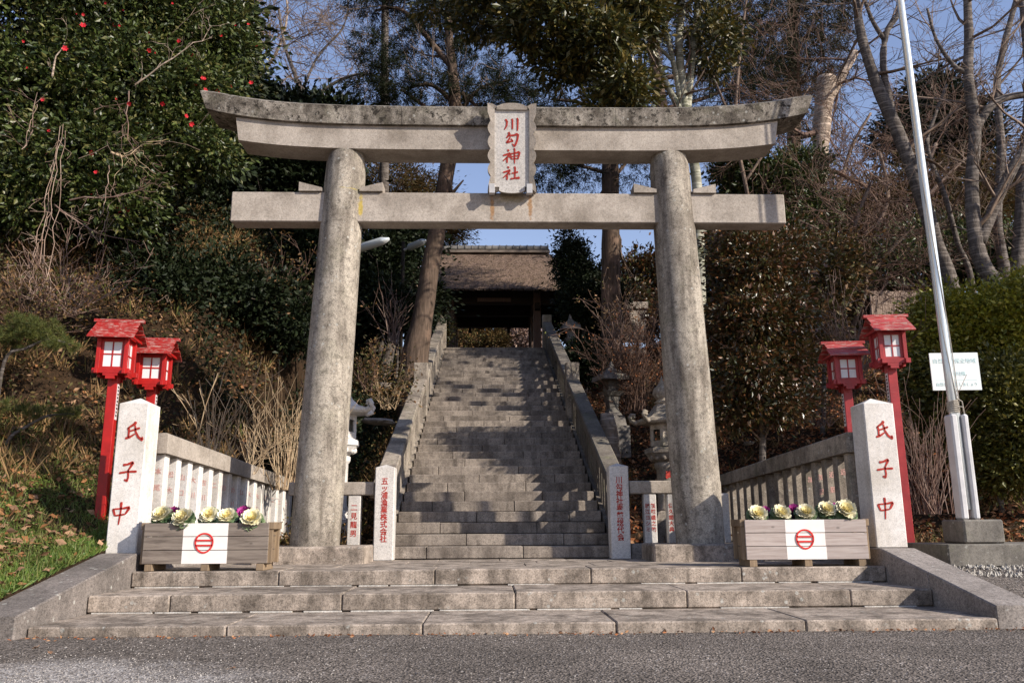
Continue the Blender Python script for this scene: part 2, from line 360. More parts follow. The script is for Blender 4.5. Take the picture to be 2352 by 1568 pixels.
def bark(name, c1, c2, scale=(18, 18, 3), patch=None, rings=False, bump=0.7):
    n = N(name)
    g = n.noise(1.0, 7, 0.7, vec=n.pos(scale), dist=0.5)
    c = n.mix(n.ramp(g, [(0.35, 0.0), (0.65, 1.0)]), c1, c2)
    if patch is not None:
        p = n.ramp(n.noise(2.2, 5, 0.65), [(0.5, 0.0), (0.62, 1.0)])
        c = n.mix(n.math('MULTIPLY', p, 0.8), c, patch)
    if rings:
        r = n.ramp(n.noise(1.0, 3, 0.5, vec=n.pos((2, 2, 26))), [(0.5, 0.0), (0.62, 1.0)])
        c = n.mix(n.math('MULTIPLY', r, 0.5), c, [min(1, x*2.2) for x in c2])
    n.bump(g, bump, 0.03)
    return n.fin(c, 0.9, 0.15)
M['bark_cedar'] = bark('bark_cedar', (0.045, 0.032, 0.023), (0.15, 0.105, 0.078), (11, 11, 1.3), patch=(0.19, 0.125, 0.09))
M['bark_grey'] = bark('bark_grey', (0.055, 0.045, 0.04), (0.14, 0.12, 0.105), (16, 16, 5), rings=True)
M['bark_pale'] = bark('bark_pale', (0.20, 0.19, 0.14), (0.32, 0.31, 0.25), (9, 9, 5), patch=(0.09, 0.10, 0.05), rings=True, bump=0.3)
M['bark_tan'] = bark('bark_tan', (0.19, 0.145, 0.11), (0.34, 0.27, 0.215), (9, 9, 3), patch=(0.14, 0.10, 0.07), rings=True)
M['bark_twig'] = bark('bark_twig', (0.13, 0.09, 0.07), (0.24, 0.18, 0.14), (20, 20, 6), bump=0.2)

# thatch
def _thatch():
    n = N('thatch')
    g = n.noise(1.0, 6, 0.75, vec=n.pos((45, 12, 12)))
    h = n.noise(3.0, 6, 0.7)
    sp = n.noise(38, 3, 0.7)
    c = n.mix(n.ramp(g, [(0.3, 0.0), (0.7, 1.0)]), (0.12, 0.08, 0.06), (0.32, 0.225, 0.175))
    c = n.mix(n.ramp(h, [(0.4, 0.0), (0.7, 0.7)]), c, (0.10, 0.075, 0.045))
    c = n.mix(n.ramp(sp, [(0.62, 0.0), (0.7, 0.8)]), c, (0.46, 0.34, 0.27))
    n.bump(n.math('ADD', g, sp), 0.8, 0.05)
    return n.fin(c, 0.95, 0.1)
M['thatch'] = _thatch()
def _asphalt():
    n = N('asphalt')
    vo = n.nd('ShaderNodeTexVoronoi'); vo.inputs['Scale'].default_value = 62; n.lk(n.g.outputs['Position'], vo.inputs['Vector'])
    cr = n.nd('ShaderNodeSeparateColor'); n.lk(vo.outputs['Color'], cr.inputs[0])
    c = n.mix(n.ramp(cr.outputs[0], [(0.0, 0.0), (0.9, 1.0)]), (0.038, 0.032, 0.027), (0.235, 0.20, 0.172))
    c = n.mix(n.ramp(cr.outputs[1], [(0.975, 0.0), (0.985, 1.0)]), c, (0.42, 0.38, 0.35))
    big = n.ramp(n.noise(0.9, 6, 0.6), [(0.35, 0.78), (0.68, 1.2)])
    c = n.mix(1.0, c, big, 'MULTIPLY')
    # worn, dusty pale patches of crushed stone at the road edge
    sx = n.nd('ShaderNodeSeparateXYZ'); n.lk(n.g.outputs['Position'], sx.inputs[0])
    d1 = n.math('ADD', n.math('ABSOLUTE', n.math('ADD', sx.outputs[0], 3.0)), n.math('MULTIPLY', n.math('ABSOLUTE', n.math('ADD', sx.outputs[1], -5.5)), 1.6))
    dn = n.math('SUBTRACT', n.math('ADD', d1, n.math('MULTIPLY', n.noise(2.4, 7, 0.7), 3.0)), 0.0)
    pf = n.ramp(n.math('MULTIPLY', dn, 0.25), [(0.58, 1.0), (0.85, 0.0)])
    pf2 = n.math('MULTIPLY', pf, n.ramp(cr.outputs[2], [(0.25, 0.25), (0.6, 1.0)]))
    pale = n.mix(cr.outputs[0], (0.24, 0.21, 0.19), (0.55, 0.52, 0.49))
    c = n.mix(pf2, c, pale)
    hh = n.math('ADD', vo.outputs['Distance'], n.math('MULTIPLY', n.noise(30, 4, 0.7), 0.8))
    n.bump(hh, 1.0, 0.012)
    return n.fin(c, 0.9, 0.2)
M['asphalt'] = _asphalt()
def _ground():
    n = N('earth')
    a = n.noise(2.2, 8, 0.7); b = n.noise(26, 5, 0.75)
    c = n.mix(n.ramp(a, [(0.35, 0.0), (0.65, 1.0)]), (0.025, 0.018, 0.011), (0.055, 0.033, 0.018))
    c = n.mix(n.ramp(b, [(0.5, 0.0), (0.66, 0.8)]), c, (0.10, 0.055, 0.032))
    n.bump(n.math('ADD', b, a), 0.9, 0.06)
    return n.fin(c, 0.95, 0.1)
M['earth'] = _ground()

# ------------------------------------------------------------------ terrain
ST_Y0, ST_RISE, ST_N, ST_RUN = 12.24, 0.17, 36, 0.41
def sstep(a, b, x): t = np.clip((x-a)/(b-a), 0, 1); return t*t*(3-2*t)
def terrain(x, y):
    x = np.asarray(x, float); y = np.asarray(y, float)
    top = ST_N*ST_RISE
    st = 13.1+1.7*sstep(2.3, 2.9, np.abs(x))*(1-sstep(4.9, 6.0, np.abs(x)))
    along = np.clip(0.415*(y-st)+0.0, 0, top-0.05)
    # left
    xl = 4.6-2.0*sstep(13.0, 17.0, y)
    dl = np.maximum(0, -x-xl)
    bank = -0.27+0.175*np.clip(y-7.0, 0, 3)+0.36*np.clip(y-10, 0, 2)+0.5*np.maximum(0, y-12)
    latl = 0.62*dl*sstep(11.0, 14.5, y)+0.20*dl
    left = np.where(x < -4.51, np.maximum(np.minimum(bank, along+1.3+2.2*sstep(4.7, 7.0, -x)), along)+latl, along+latl*1.0)
    left = np.where((x < -4.51) & (y < 13), np.minimum(left, bank+latl), left)
    left = np.minimum(left, top+0.8+0.05*(-x))
    # right
    xr = 4.9-2.0*sstep(13.0, 18.0, y)
    dr = np.maximum(0, x-xr)
    bankr = -0.40+0.11*np.clip(y-9.0, 0, 4)+0.30*np.maximum(0, y-13.0)
    latr = 0.30*dr*sstep(11.5, 15, y)
    right = np.where(x > 5.15, np.maximum(bankr, np.minimum(along, bankr+0.8+0.5*np.maximum(0, 8-x)))+latr*0.6, along+latr)
    right = np.minimum(right, top+1.5)
    h = np.where(x < 0, left, right)
    # stair trench and forecourt
    h = np.where(np.abs(x) < 1.72, np.where(y < 12.6, -0.75, np.where(y < 27.2, np.clip(0.415*(y-12.24), 0, top)-0.5, top-0.02)), h)
    h = np.where((x > -4.51) & (x < 4.72) & (y < 12.9), np.where(y < 12.0, -0.75, -0.06), h)
    h = np.where((x > 4.7) & (y < 10.62), -0.75, h)
    front = np.where(x < 0, 6.95, 9.6)
    h = np.where((y < front) & ((x > 4.7) | (x < -4.51)), -0.75, h)
    return h
def th(x, y): return float(terrain(x, y))
def tilt_noise(x, y):
    return 0.16*mnoise.noise(Vector((x*0.55, y*0.55, 3.1)))+0.06*mnoise.noise(Vector((x*2.1, y*2.1, 1.7)))
def ground(x, y):
    h = th(x, y)
    if h > -0.3 and (abs(x) > 1.9 or y > 28) and not (-4.51 < x < 4.72 and y < 13.0):
        h += tilt_noise(x, y)*min(1.0, max(0.15, (abs(x)-4.6)/1.2) if y < 13 else 1.0)
    return h
def build_terrain():
    xs = np.concatenate([np.arange(-60, -20, 1.5), np.arange(-20, -10, 0.4), np.arange(-10, 10, 0.14), np.arange(10, 20, 0.4), np.arange(20, 61, 1.5)])
    ys = np.concatenate([np.arange(6.4, 30, 0.16), np.arange(30, 46, 0.5), np.arange(46, 120, 3)])
    X, Y = np.meshgrid(xs, ys)
    Z = np.array([[ground(x, y) for x in xs] for y in ys])
    V = np.stack([X.ravel(), Y.ravel(), Z.ravel()], 1)
    nx, ny = len(xs), len(ys)
    i = np.arange(nx*ny).reshape(ny, nx)
    Q = np.stack([i[:-1, :-1].ravel(), i[:-1, 1:].ravel(), i[1:, 1:].ravel(), i[1:, :-1].ravel()], 1)
    o = link('hillside', np_mesh('hillside', V, quads=Q, mats=M['earth'], smooth=True)); tag(o, kind='structure')
build_terrain()
def hit(px, py, y0=7.0, y1=40.0):
    """where the line of sight through a pixel meets the terrain"""
    y = y0
    while y < y1:
        p = at(px, py, y)
        if p.z < ground(p.x, p.y): return p
        y += 0.06
    return at(px, py, y1)

# road: one sheet out to the horizon, finer near the camera, slightly uneven
def build_road():
    xs = np.concatenate([[-400, -120, -40, -15], np.arange(-9, 9.01, 0.15), [15, 40, 120, 400]])
    ys = np.concatenate([[-300, -60, -15], np.arange(-4, 10.81, 0.15)])
    X, Y = np.meshgrid(xs, ys)
    Z = np.array([[-0.43+0.012*mnoise.noise(Vector((x*0.9, y*0.9, 0)))+(0.40*min(1, max(0, (y-7.0)/2.7)) if x > 4.72 else (-0.3 if y > 7.6 and x > -20 else 0)) - 0.012*max(0, abs(x)-3)*0 for x in xs] for y in ys])
    i = np.arange(X.size).reshape(X.shape)
    Q = np.stack([i[:-1, :-1].ravel(), i[:-1, 1:].ravel(), i[1:, 1:].ravel(), i[1:, :-1].ravel()], 1)
    o = link('road', np_mesh('road', np.stack([X.ravel(), Y.ravel(), Z.ravel()], 1), quads=Q, mats=M['asphalt'], smooth=True)); tag(o, kind='structure')
build_road()

# ------------------------------------------------------------------ steps
def jit(a): return random.uniform(-a, a)
def stone_row(parent, x0, x1, joints, y0, y1, z0, z1, mat, b=0.012, name='stone'):
    xs = [x0]+joints+[x1]
    for a, c in zip(xs[:-1], xs[1:]):
        m = MB(); dy = jit(0.006); dz = jit(0.004)
        m.box(a+0.004, c-0.004, y0+dy, y1, z0, z1+dz, b)
        m.build(name, mat, parent)
def jx(pxs, py, Y): return [at(p, py, Y).x for p in pxs]
E1 = empty('entrance_steps', (0, 0, 0), kind='structure')
XL, XR = -4.09, 4.28
stone_row(E1, XL, XR, jx([520, 970, 1415, 1850], 1430, 7.48), 7.48, 8.6, -0.62, -0.34, M['granite_step'])
stone_row(E1, XL, XR, jx([390, 785, 1183, 1578, 1955], 1380, 8.53), 8.53, 9.56, -0.334, -0.17, M['granite_step'])
stone_row(E1, XL, XR, jx([640, 998, 1357, 1703], 1320, 9.50), 9.50, 10.15, -0.164, 0.0, M['granite_step'])
for yy, zz in ((8.53, -0.34), (9.50, -0.17)):
    x = XL+0.05
    while x < XR-0.3:
        w = random.uniform(0.2, 0.9); m = MB(); m.box(x, min(x+w, XR-0.02), yy-0.012, yy+0.02, zz-0.01, zz+0.010, 0.003)
        if random.random() < 0.8: m.build('mortar_bead', M['mortar'], E1)
        x += w+random.uniform(0.02, 0.15)
# forecourt slabs
FC = empty('forecourt_paving', (0, 0, 0), kind='structure')
for r, (y0, y1) in enumerate(((10.155, 11.0), (11.0, 11.7), (11.7, 12.24))):
    xx = -4.08
    while xx < 4.2:
        w = random.uniform(0.8, 1.3); e = min(xx+w, 4.28)
        m = MB(); m.box(xx+0.004, e-0.004, y0+0.004, y1-0.004, -0.3, jit(0.003)-0.004, 0.006); m.build('paving_stone', M['granite_step'], FC); xx = e
# main flight
E2 = empty('shrine_stairs', (0, 0, 0), kind='structure')
HW = 1.62
for i in range(ST_N):
    y0 = ST_Y0+i*ST_RUN; z1 = (i+1)*ST_RISE
    off = [0.0, 0.52, 0.26, 0.78][i % 4]+jit(0.06)
    js = []; x = -HW+0.45+off*1.1
    while x < HW-0.25: js.append(x+jit(0.04)); x += random.uniform(1.3, 1.5)
    stone_row(E2, -HW, HW, js, y0, y0+ST_RUN+0.06, z1-ST_RISE+0.004, z1, M['granite_stair'], 0.009)
TOPZ = ST_N*ST_RISE; TOPY = ST_Y0+ST_N*ST_RUN
m = MB(); m.box(-5, 5, TOPY-0.34, TOPY+14, TOPZ-0.2, TOPZ-0.006, 0.01)
LD = m.build('gate_terrace', M['granite_stair']); tag(LD, kind='structure')

# sloping side kerbs beside the entrance steps
def kerb(sx, label):
    x0, x1 = (-4.50, -4.095) if sx < 0 else (4.285, 4.69)
    r = empty('step_kerb', ((x0+x1)/2, 7.2, -0.43), label=label, cat='kerb', group='sloping granite kerbs of the entrance steps')
    yk = 7.3 if sx < 0 else 7.5; zk = -0.235
    ym = 8.6; zm = zk+(ym-yk)/(9.6-yk)*(0.19-zk)
    for poly in ([(yk, -0.62), (ym-.003, -0.62), (ym-.003, zm), (yk, zk)], [(ym+.003, -0.62), (10.75, -0.62), (10.75, 0.19), (9.6, 0.19), (ym+.003, zm)]):
        q = MB(); n = len(poly)
        def ring(x, ins): 
            cx = sum(p[0] for p in poly)/n; cz = sum(p[1] for p in poly)/n
            return [(x-r.location.x, p[0]+(ins if p[0] < cx else -ins)*1-7.2, p[1]-(ins if p[1] > cz else -ins)+0.43) for p in poly]
        b = 0.012
        rings = ring(x0, b)+ring(x0+b, 0)+ring(x1-b, 0)+ring(x1, b)
        fs = [list(range(n))[::-1], [3*n+k for k in range(n)]]
        for j in range(3):
            for k in range(n): fs.append((j*n+k, j*n+(k+1) % n, (j+1)*n+(k+1) % n, (j+1)*n+k))
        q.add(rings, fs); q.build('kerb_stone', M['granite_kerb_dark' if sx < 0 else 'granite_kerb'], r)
kerb(-1, 'sloping granite kerb beside the grass bank, left edge of the entrance steps')
kerb(1, 'sloping granite kerb beside the flagpole slab, right edge of the entrance steps')

# ------------------------------------------------------------------ lettering
def strokes_mesh(name, strokes, ox, oy, sc, mat, depth=0.004, parent=None, loc=(0, 0, 0), rot=(0, 0, 0), seg=6):
    """brush strokes: each [(x, y, width), ...] in picture units, y downwards; built in XZ facing -Y"""
    m = MB()
    for st in strokes:
        P = []
        n = len(st)
        for i in range(n-1):
            for k in range(seg if i == n-2 else seg):
                t = k/seg; a, b = st[i], st[i+1]; P.append([a[j]*(1-t)+b[j]*t for j in range(3)])
        P.append(list(st[-1]))
        # taper the ends into rounded brush tips
        L = []
        for i, p in enumerate(P):
            q0 = P[max(0, i-1)]; q1 = P[min(len(P)-1, i+1)]
            dx, dy = q1[0]-q0[0], q1[1]-q0[1]; l = math.hypot(dx, dy) or 1
            w = p[2]*(0.62 if i in (0, len(P)-1) else 1)
            L.append((p[0], p[1], -dy/l*w/2, dx/l*w/2))
        vs = []
        for (x, y, nx, ny) in L:
            X0, Z0 = (x+nx-ox)*sc, -(y+ny-oy)*sc; X1, Z1 = (x-nx-ox)*sc, -(y-ny-oy)*sc
            vs += [(X0, -depth, Z0), (X1, -depth, Z1), (X0, 0.002, Z0), (X1, 0.002, Z1)]
        fs = []
        for i in range(len(L)-1):
            a = i*4; b = a+4
            fs += [(a, b, b+1, a+1), (a, a+2, b+2, b), (a+1, b+1, b+3, a+3)]
        fs += [(0, 1, 3, 2), (len(L)*4-4, len(L)*4-2, len(L)*4-1, len(L)*4-3)]
        m.add(vs, fs)
    return m.build(name, mat, parent, loc=loc, rot=rot)
_tx = {}
def text_obj(name, body, size, mat, parent=None, loc=(0, 0, 0), rot=(math.pi/2, 0, 0), bold=0.0, depth=0.002, line=1.0, sx=1.0, align='CENTER'):
    key = (body, size, bold, depth, line, sx, align, mat.name)
    if key not in _tx:
        c = bpy.data.curves.new('lettering', 'FONT'); c.body = body; c.size = size; c.align_x = align; c.align_y = 'TOP'
        c.space_line = line; c.offset = bold; c.extrude = depth; c.resolution_u = 2
        o = bpy.data.objects.new('tmp', c); COL.objects.link(o)
        dg = bpy.context.evaluated_depsgraph_get()
        me = bpy.data.meshes.new_from_object(o.evaluated_get(dg)); me.materials.clear(); me.materials.append(mat)
        if sx != 1.0: me.transform(Matrix.Diagonal((sx, 1, 1, 1)))
        bpy.data.objects.remove(o); _tx[key] = me
    o = link(name, _tx[key], parent, loc, rot)
    if len(body) > 1 and name == 'inscription': o['kind'] = 'stuff'     # characters too small to pick apart
    return o
def vertical(s): return '\n'.join(s)

# ------------------------------------------------------------------ torii
T = empty('torii_gate', (0.12, 11.4, 0.0), label='large grey granite torii gate standing over the foot of the shrine stairs', cat='torii')
TI = Matrix.Translation(-Vector(T.location))
def tb(): m = MB(); m.mt = TI; return m
for (xb, xt) in ((-2.50, -2.27), (2.68, 2.50)):
    m = tb(); prof = [(0.325, 0.2), (0.33, 1.0), (0.325, 2.2), (0.312, 3.6), (0.30, 4.7), (0.293, 5.4), (0.285, 5.66), (0.26, 5.80), (0.215, 5.88), (0.18, 5.90)]
    n = 40; vs = []; fs = []
    for r, z in prof:
        cx = xb+(xt-xb)*(z-0.2)/5.7
        for k in range(n):
            a = 2*math.pi*k/n; vs.append((cx+r*math.cos(a), 11.42+r*math.sin(a), z))
    for j in range(len(prof)-1):
        for k in range(n): a, b = j*n+k, j*n+(k+1) % n; fs.append((a, b, b+n, a+n))
    fs.append([(len(prof)-1)*n+k for k in range(n)])
    m.add(vs, fs); m.build('pillar', M['granite_pillar'], T, smooth=True)
    m = tb(); m.box(xb-0.72, xb+0.72, 10.98, 11.9, -0.05, 0.215, 0.02); m.build('plinth', M['granite_step'], T)
# nuki (tie beam) : one stone, passes through the pillars
m = tb(); m.box(-3.87, 4.14, 11.26, 11.56, 4.72, 5.17, 0.012); m.build('tie_beam', M['granite_beam'], T)
# wedges at the pillars
for (cx, s) in ((-2.31, -1), (-2.31, 1), (2.53, -1), (2.53, 1)):
    m = tb(); a = cx+s*0.27; b = cx+s*0.60
    poly = [(a, 5.173), (b, 5.173), (b, 5.31), (a, 5.225)]
    if s < 0: poly = poly[::-1]
    m.prism(poly, 11.22, 11.50); m.build('wedge', M['granite_beam'], T)
# shimaki and kasagi (swept, ends curving up)
def lift(x, c=0.12):
    return 0.23*(abs(x-c)/4.4)**5
def sweep(section, xs, ends, mat, name, smooth=False):
    """section: list of (y, z, flare) ; ends: how far the end slants outwards with z"""
    m = tb(); n = len(section); vs = []; fs = []
    zmin = min(s[1] for s in section); zmax = max(s[1] for s in section)
    for i, x in enumerate(xs):
        for (y, z) in section:
            k = (z-zmin)/(zmax-zmin); xx = x
            if i == 0: xx = x-ends*k
            if i == len(xs)-1: xx = x+ends*k
            vs.append((xx, y, z+lift(x)))
    for i in range(len(xs)-1):
        for k in range(n): a, b = i*n+k, i*n+(k+1) % n; fs.append((a, a+n, b+n, b))
    fs.append(list(range(n))); fs.append([(len(xs)-1)*n+k for k in range(n)][::-1])
    m.add(vs, fs); return m.build(name, mat, T)
xs = [float(v) for v in np.linspace(-3.80, 4.04, 40)]
sweep([(11.17, 5.80), (11.64, 5.80), (11.64, 6.16), (11.17, 6.16)], xs, 0.06, M['granite_beam'], 'second_lintel')
cut = [-4.28, -1.45, 1.68, 4.53]
for i, (a, b) in enumerate(zip(cut[:-1], cut[1:])):
    xs = [float(v) for v in np.linspace(a+(0.003 if i else 0), b-(0.003 if i < 2 else 0), 18)]
    o = sweep([(11.115, 6.163), (11.72, 6.163), (11.77, 6.40), (11.62, 6.50), (11.20, 6.50), (11.07, 6.42)], xs, 0.0, M['granite_lichen'], 'top_lintel')
    me = o.data
    for v in me.vertices:       # slanted ends
        X = v.co.x+T.location.x; k = min(1, max(0, (v.co.z-6.16-lift(X))/0.26))
        if X < -4.27: v.co.x -= 0.09*k
        if X > 4.52: v.co.x += 0.09*k

# ------------------------------------------------------------------ name plaque
PT = at(1176, 237, 10.86); PB = at(1176, 443, 11.12)
PQ = empty('name_plaque', PB, label='tall grey stone plaque with scalloped edge and red characters hung on the torii', cat='plaque')
ph = (PT-PB).length; tilt = math.atan2(PB.y-PT.y, PT.z-PB.z); pw = 112/F*11.3
PQ.rotation_euler = (tilt, 0, 0)
def arcpts(cx, cz, rx, rz, a0, a1, n=8): return [(cx+rx*math.cos(math.radians(a0+(a1-a0)*k/n)), cz+rz*math.sin(math.radians(a0+(a1-a0)*k/n))) for k in range(n+1)]
sc = ph/1205.0    # picture units (zoomed) -> metres ; 1205 = 155..1360
def P_(x, y): return ((x-672)*sc, (1360-y)*sc)
right = []
for i, (a, b) in enumerate(((1360, 1130), (1130, 950), (950, 765), (765, 575), (575, 392))):
    for k in range(7):
        t = k/6; y = a+(b-a)*t; right.append((958+40*math.sin(math.pi*(0.5 if i == 0 else 0)+(math.pi*(1 if i else 0.5))*t), y))
right += [(998, 270), (1000, 155), (930, 165), (880, 195)]
top = [(672+175*math.cos(math.radians(a)), 195-42*math.sin(math.radians(a))) for a in range(8, 173, 12)]
left = [(672-(x-672), y) for x, y in right[::-1]]
outline = [P_(*p) for p in right+top+left]
bot = [(500, 1320)] + [(672-175*math.cos(math.radians(a)), 1320+42*math.sin(math.radians(a))) for a in range(10, 171, 16)] + [(844, 1320)]
# frame as ring of quads around recessed field
fx0, fx1, fy0, fy1 = 440, 905, 240, 1268
m = MB()
m.prism([P_(*p) for p in ([(360, 1360), (430, 1355)]+bot+[(920, 1355), (990, 1360)])]+outline[1:-1], 0.06, 0.13)
m.build('plaque_back', M['granite_beam'], PQ)
# front frame: four strips following the outline
def strip(inner, outer, y0=0.0, y1=0.062):
    q = MB(); n = len(inner)
    vs = [(p[0], y0+0.012, p[1]) for p in inner]+[(p[0], y0, p[1]) for p in outer]+[(p[0], y1, p[1]) for p in outer]+[(p[0], y1, p[1]) for p in inner]
    fs = []
    for i in range(n-1):
        for j in range(4): a = j*n+i; b = ((j+1) % 4)*n+i; fs.append((a, b, b+1, a+1))
    fs += [(0, 3*n, 2*n, n), (n-1, 2*n-1, 3*n-1, 4*n-1)]
    q.add(vs, fs); return q
ys = [p[1] for p in right]
rin = [P_(fx1, min(max(p[1], fy0), fy1)) for p in right]; rout = [P_(*p) for p in right]
strip(rin, rout).build('scalloped_frame', M['granite_beam'], PQ)
strip([(-p[0], p[1]) for p in rin], [(-p[0], p[1]) for p in rout]).build('scalloped_frame', M['granite_beam'], PQ)
tt = [p for p in top]; strip([P_(min(max(p[0], fx0), fx1), fy0) for p in [(880, 195)]+tt+[(464, 195)]], [P_(*p) for p in [(880, 195)]+tt+[(464, 195)]]).build('scalloped_frame', M['granite_beam'], PQ)
bb = bot[::-1]; strip([P_(min(max(p[0], fx0), fx1), fy1) for p in bb], [P_(*p) for p in bb]).build('scalloped_frame', M['granite_plaque'], PQ)
m = MB(); a = P_(fx0-5, fy1+5); b = P_(fx1+5, fy0-5); m.box(a[0], b[0], 0.04, 0.0605, a[1], b[1]); m.build('inscribed_field', M['granite_plaque'], PQ)
KAWA = [[(585, 362, 26), (607, 395, 26), (603, 450, 22), (573, 505, 12)], [(672, 356, 26), (680, 380, 24), (680, 498, 22)], [(742, 345, 24), (752, 370, 26), (748, 518, 20)]]
KO = [[(625, 536, 26), (640, 560, 30), (600, 618, 18)], [(632, 585, 22), (700, 578, 24), (752, 558, 32)], [(755, 560, 32), (748, 630, 26), (728, 690, 26), (708, 726, 26), (675, 692, 12)], [(652, 600, 16), (630, 640, 22), (598, 678, 24)], [(598, 680, 24), (650, 665, 20), (690, 648, 16)], [(660, 622, 12), (688, 668, 24)]]
SHI = lambda dy: [[(612, 772+dy, 18), (636, 792+dy, 26)], [(552, 852+dy, 20), (600, 838+dy, 24), (652, 818+dy, 28)], [(648, 822+dy, 26), (612, 872+dy, 20), (552, 926+dy, 14)], [(608, 868+dy, 24), (608, 952+dy, 22)], [(628, 852+dy, 12), (650, 880+dy, 22)]]
JIN = SHI(0)+[[(700, 752, 22), (710, 775, 22), (708, 960, 16)], [(655, 828, 18), (668, 905, 18)], [(655, 828, 16), (720, 818, 18), (776, 800, 32)], [(776, 803, 30), (768, 850, 22), (752, 900, 22)], [(668, 866, 14), (760, 852, 14)], [(668, 900, 14), (755, 890, 14)]]
SHA = SHI(228)+[[(706, 998, 22), (716, 1020, 24), (712, 1155, 20)], [(668, 1092, 18), (710, 1084, 18), (755, 1072, 26)], [(652, 1166, 22), (715, 1156, 20), (778, 1150, 34)]]
for ch_ in (KAWA, KO, JIN, SHA): strokes_mesh('character', ch_, 672, 1360, sc, M['red_letter'], depth=0.004, parent=PQ, loc=(0, 0.0385, 0))
for x in (403, 905):
    p = P_(x, 1310); m = MB(); m.box(p[0]-38*sc, p[0]+38*sc, -0.05, 0.13, p[1]-60*sc, p[1]+62*sc, 0.003); m.build('bracket', M['grey_metal'], PQ)
# ------------------------------------------------------------------ inscribed posts
def post(name, x, y, z0, z1, w, d, cap, mat, parent=None):
    """square post with a shallow pyramid cap, origin at its base"""
    m = MB(); b = 0.012; hw, hd = w/2, d/2
    ringz = [(z0, 0), (z1, 0)]
    vs = []
    def rr(z, ins):
        X, Y = hw-ins, hd-ins
        return [(-X+b, -Y, z), (X-b, -Y, z), (X, -Y+b, z), (X, Y-b, z), (X-b, Y, z), (-X+b, Y, z), (-X, Y-b, z), (-X, -Y+b, z)]
    vs = rr(0, 0)+rr(z1-z0, 0)+[(0, 0, z1-z0+cap)]
    fs = [tuple(range(7, -1, -1))]+[(k, (k+1) % 8, 8+(k+1) % 8, 8+k) for k in range(8)]+[(8+k, 8+(k+1) % 8, 16) for k in range(8)]
    m.add(vs, fs); return m.build(name, mat, parent)
UJI = [[(300, 208, 26), (290, 232, 30), (222, 275, 14)], [(228, 268, 26), (238, 300, 20), (236, 370, 18)], [(206, 380, 22), (250, 366, 24), (302, 332, 14)], [(246, 306, 16), (290, 292, 18), (345, 272, 24)], [(296, 248, 16), (305, 310, 18), (335, 365, 24), (378, 396, 26), (376, 362, 12)]]
KOJ = [[(210, 648, 28), (250, 642, 20), (312, 618, 30)], [(312, 620, 28), (268, 700, 14)], [(266, 690, 18), (272, 770, 18), (262, 806, 22), (234, 792, 18)], [(178, 728, 22), (260, 714, 18), (352, 712, 26)]]
NAK = [[(228, 1014, 28), (230, 1100, 16), (218, 1236, 14)], [(152, 1080, 24), (176, 1150, 18)], [(154, 1084, 16), (240, 1078, 16), (316, 1064, 28)], [(314, 1068, 28), (276, 1134, 18)], [(176, 1148, 16), (276, 1134, 16)]]
def big_post(pxl, pxr, py, Y, ytop, label):
    a = at(pxl, py, Y); b = at(pxr, py, Y); w = b.x-a.x; zt = at((pxl+pxr)/2, ytop, Y).z
    o = empty('inscribed_post', ((a.x+b.x)/2, Y+w/2, a.z), label=label, cat='stone post', group='tall inscribed granite posts')
    post('shaft', 0, 0, a.z, zt, w, w, 0.085, M['granite_white'], o)
    s = (zt-a.z)/1500.0
    for ch_ in (UJI, KOJ, NAK): strokes_mesh('character', ch_, 262, 1520, s, M['red_letter'], depth=0.004, parent=o, loc=(0, -w/2-0.001, 0))
    return o
BPL = big_post(240, 312, 1272, 9.8, 926, 'tall square granite post with three red characters, left, beside the brown planter')
BPR = big_post(2014, 2086, 1256, 9.8, 926, 'tall square granite post with three red characters, right, beside the pale planter')
def mid_post(pxl, pxr, pyb, pyt, txt, label, Y=12.0):
    a = at(pxl, pyb, Y); b = at(pxr, pyb, Y); w = b.x-a.x; zt = at((pxl+pxr)/2, pyt, Y).z
    o = empty('inscribed_post', ((a.x+b.x)/2, Y+w/2, 0.0), label=label, cat='stone post', group='inscribed posts at the foot of the stairs')
    post('shaft', 0, 0, 0, zt, w, w, 0.05, M['granite_plaque'], o)
    pt = 0.70*zt/len(txt)
    for i, ch_ in enumerate(txt): text_obj('character', ch_, pt*1.06, M['red_letter'], o, (0, -w/2-0.001, zt*0.885-i*pt), bold=0.0022, sx=0.95)
    return o
MPL = mid_post(856, 902, 1284, 1073, '五ッ浦漁業株式会社', 'granite post with nine red characters, left of the stair foot')
MPR = mid_post(1405, 1450, 1279, 1070, '川勾神社奉賛総代会', 'granite post with nine red characters, right of the stair foot')

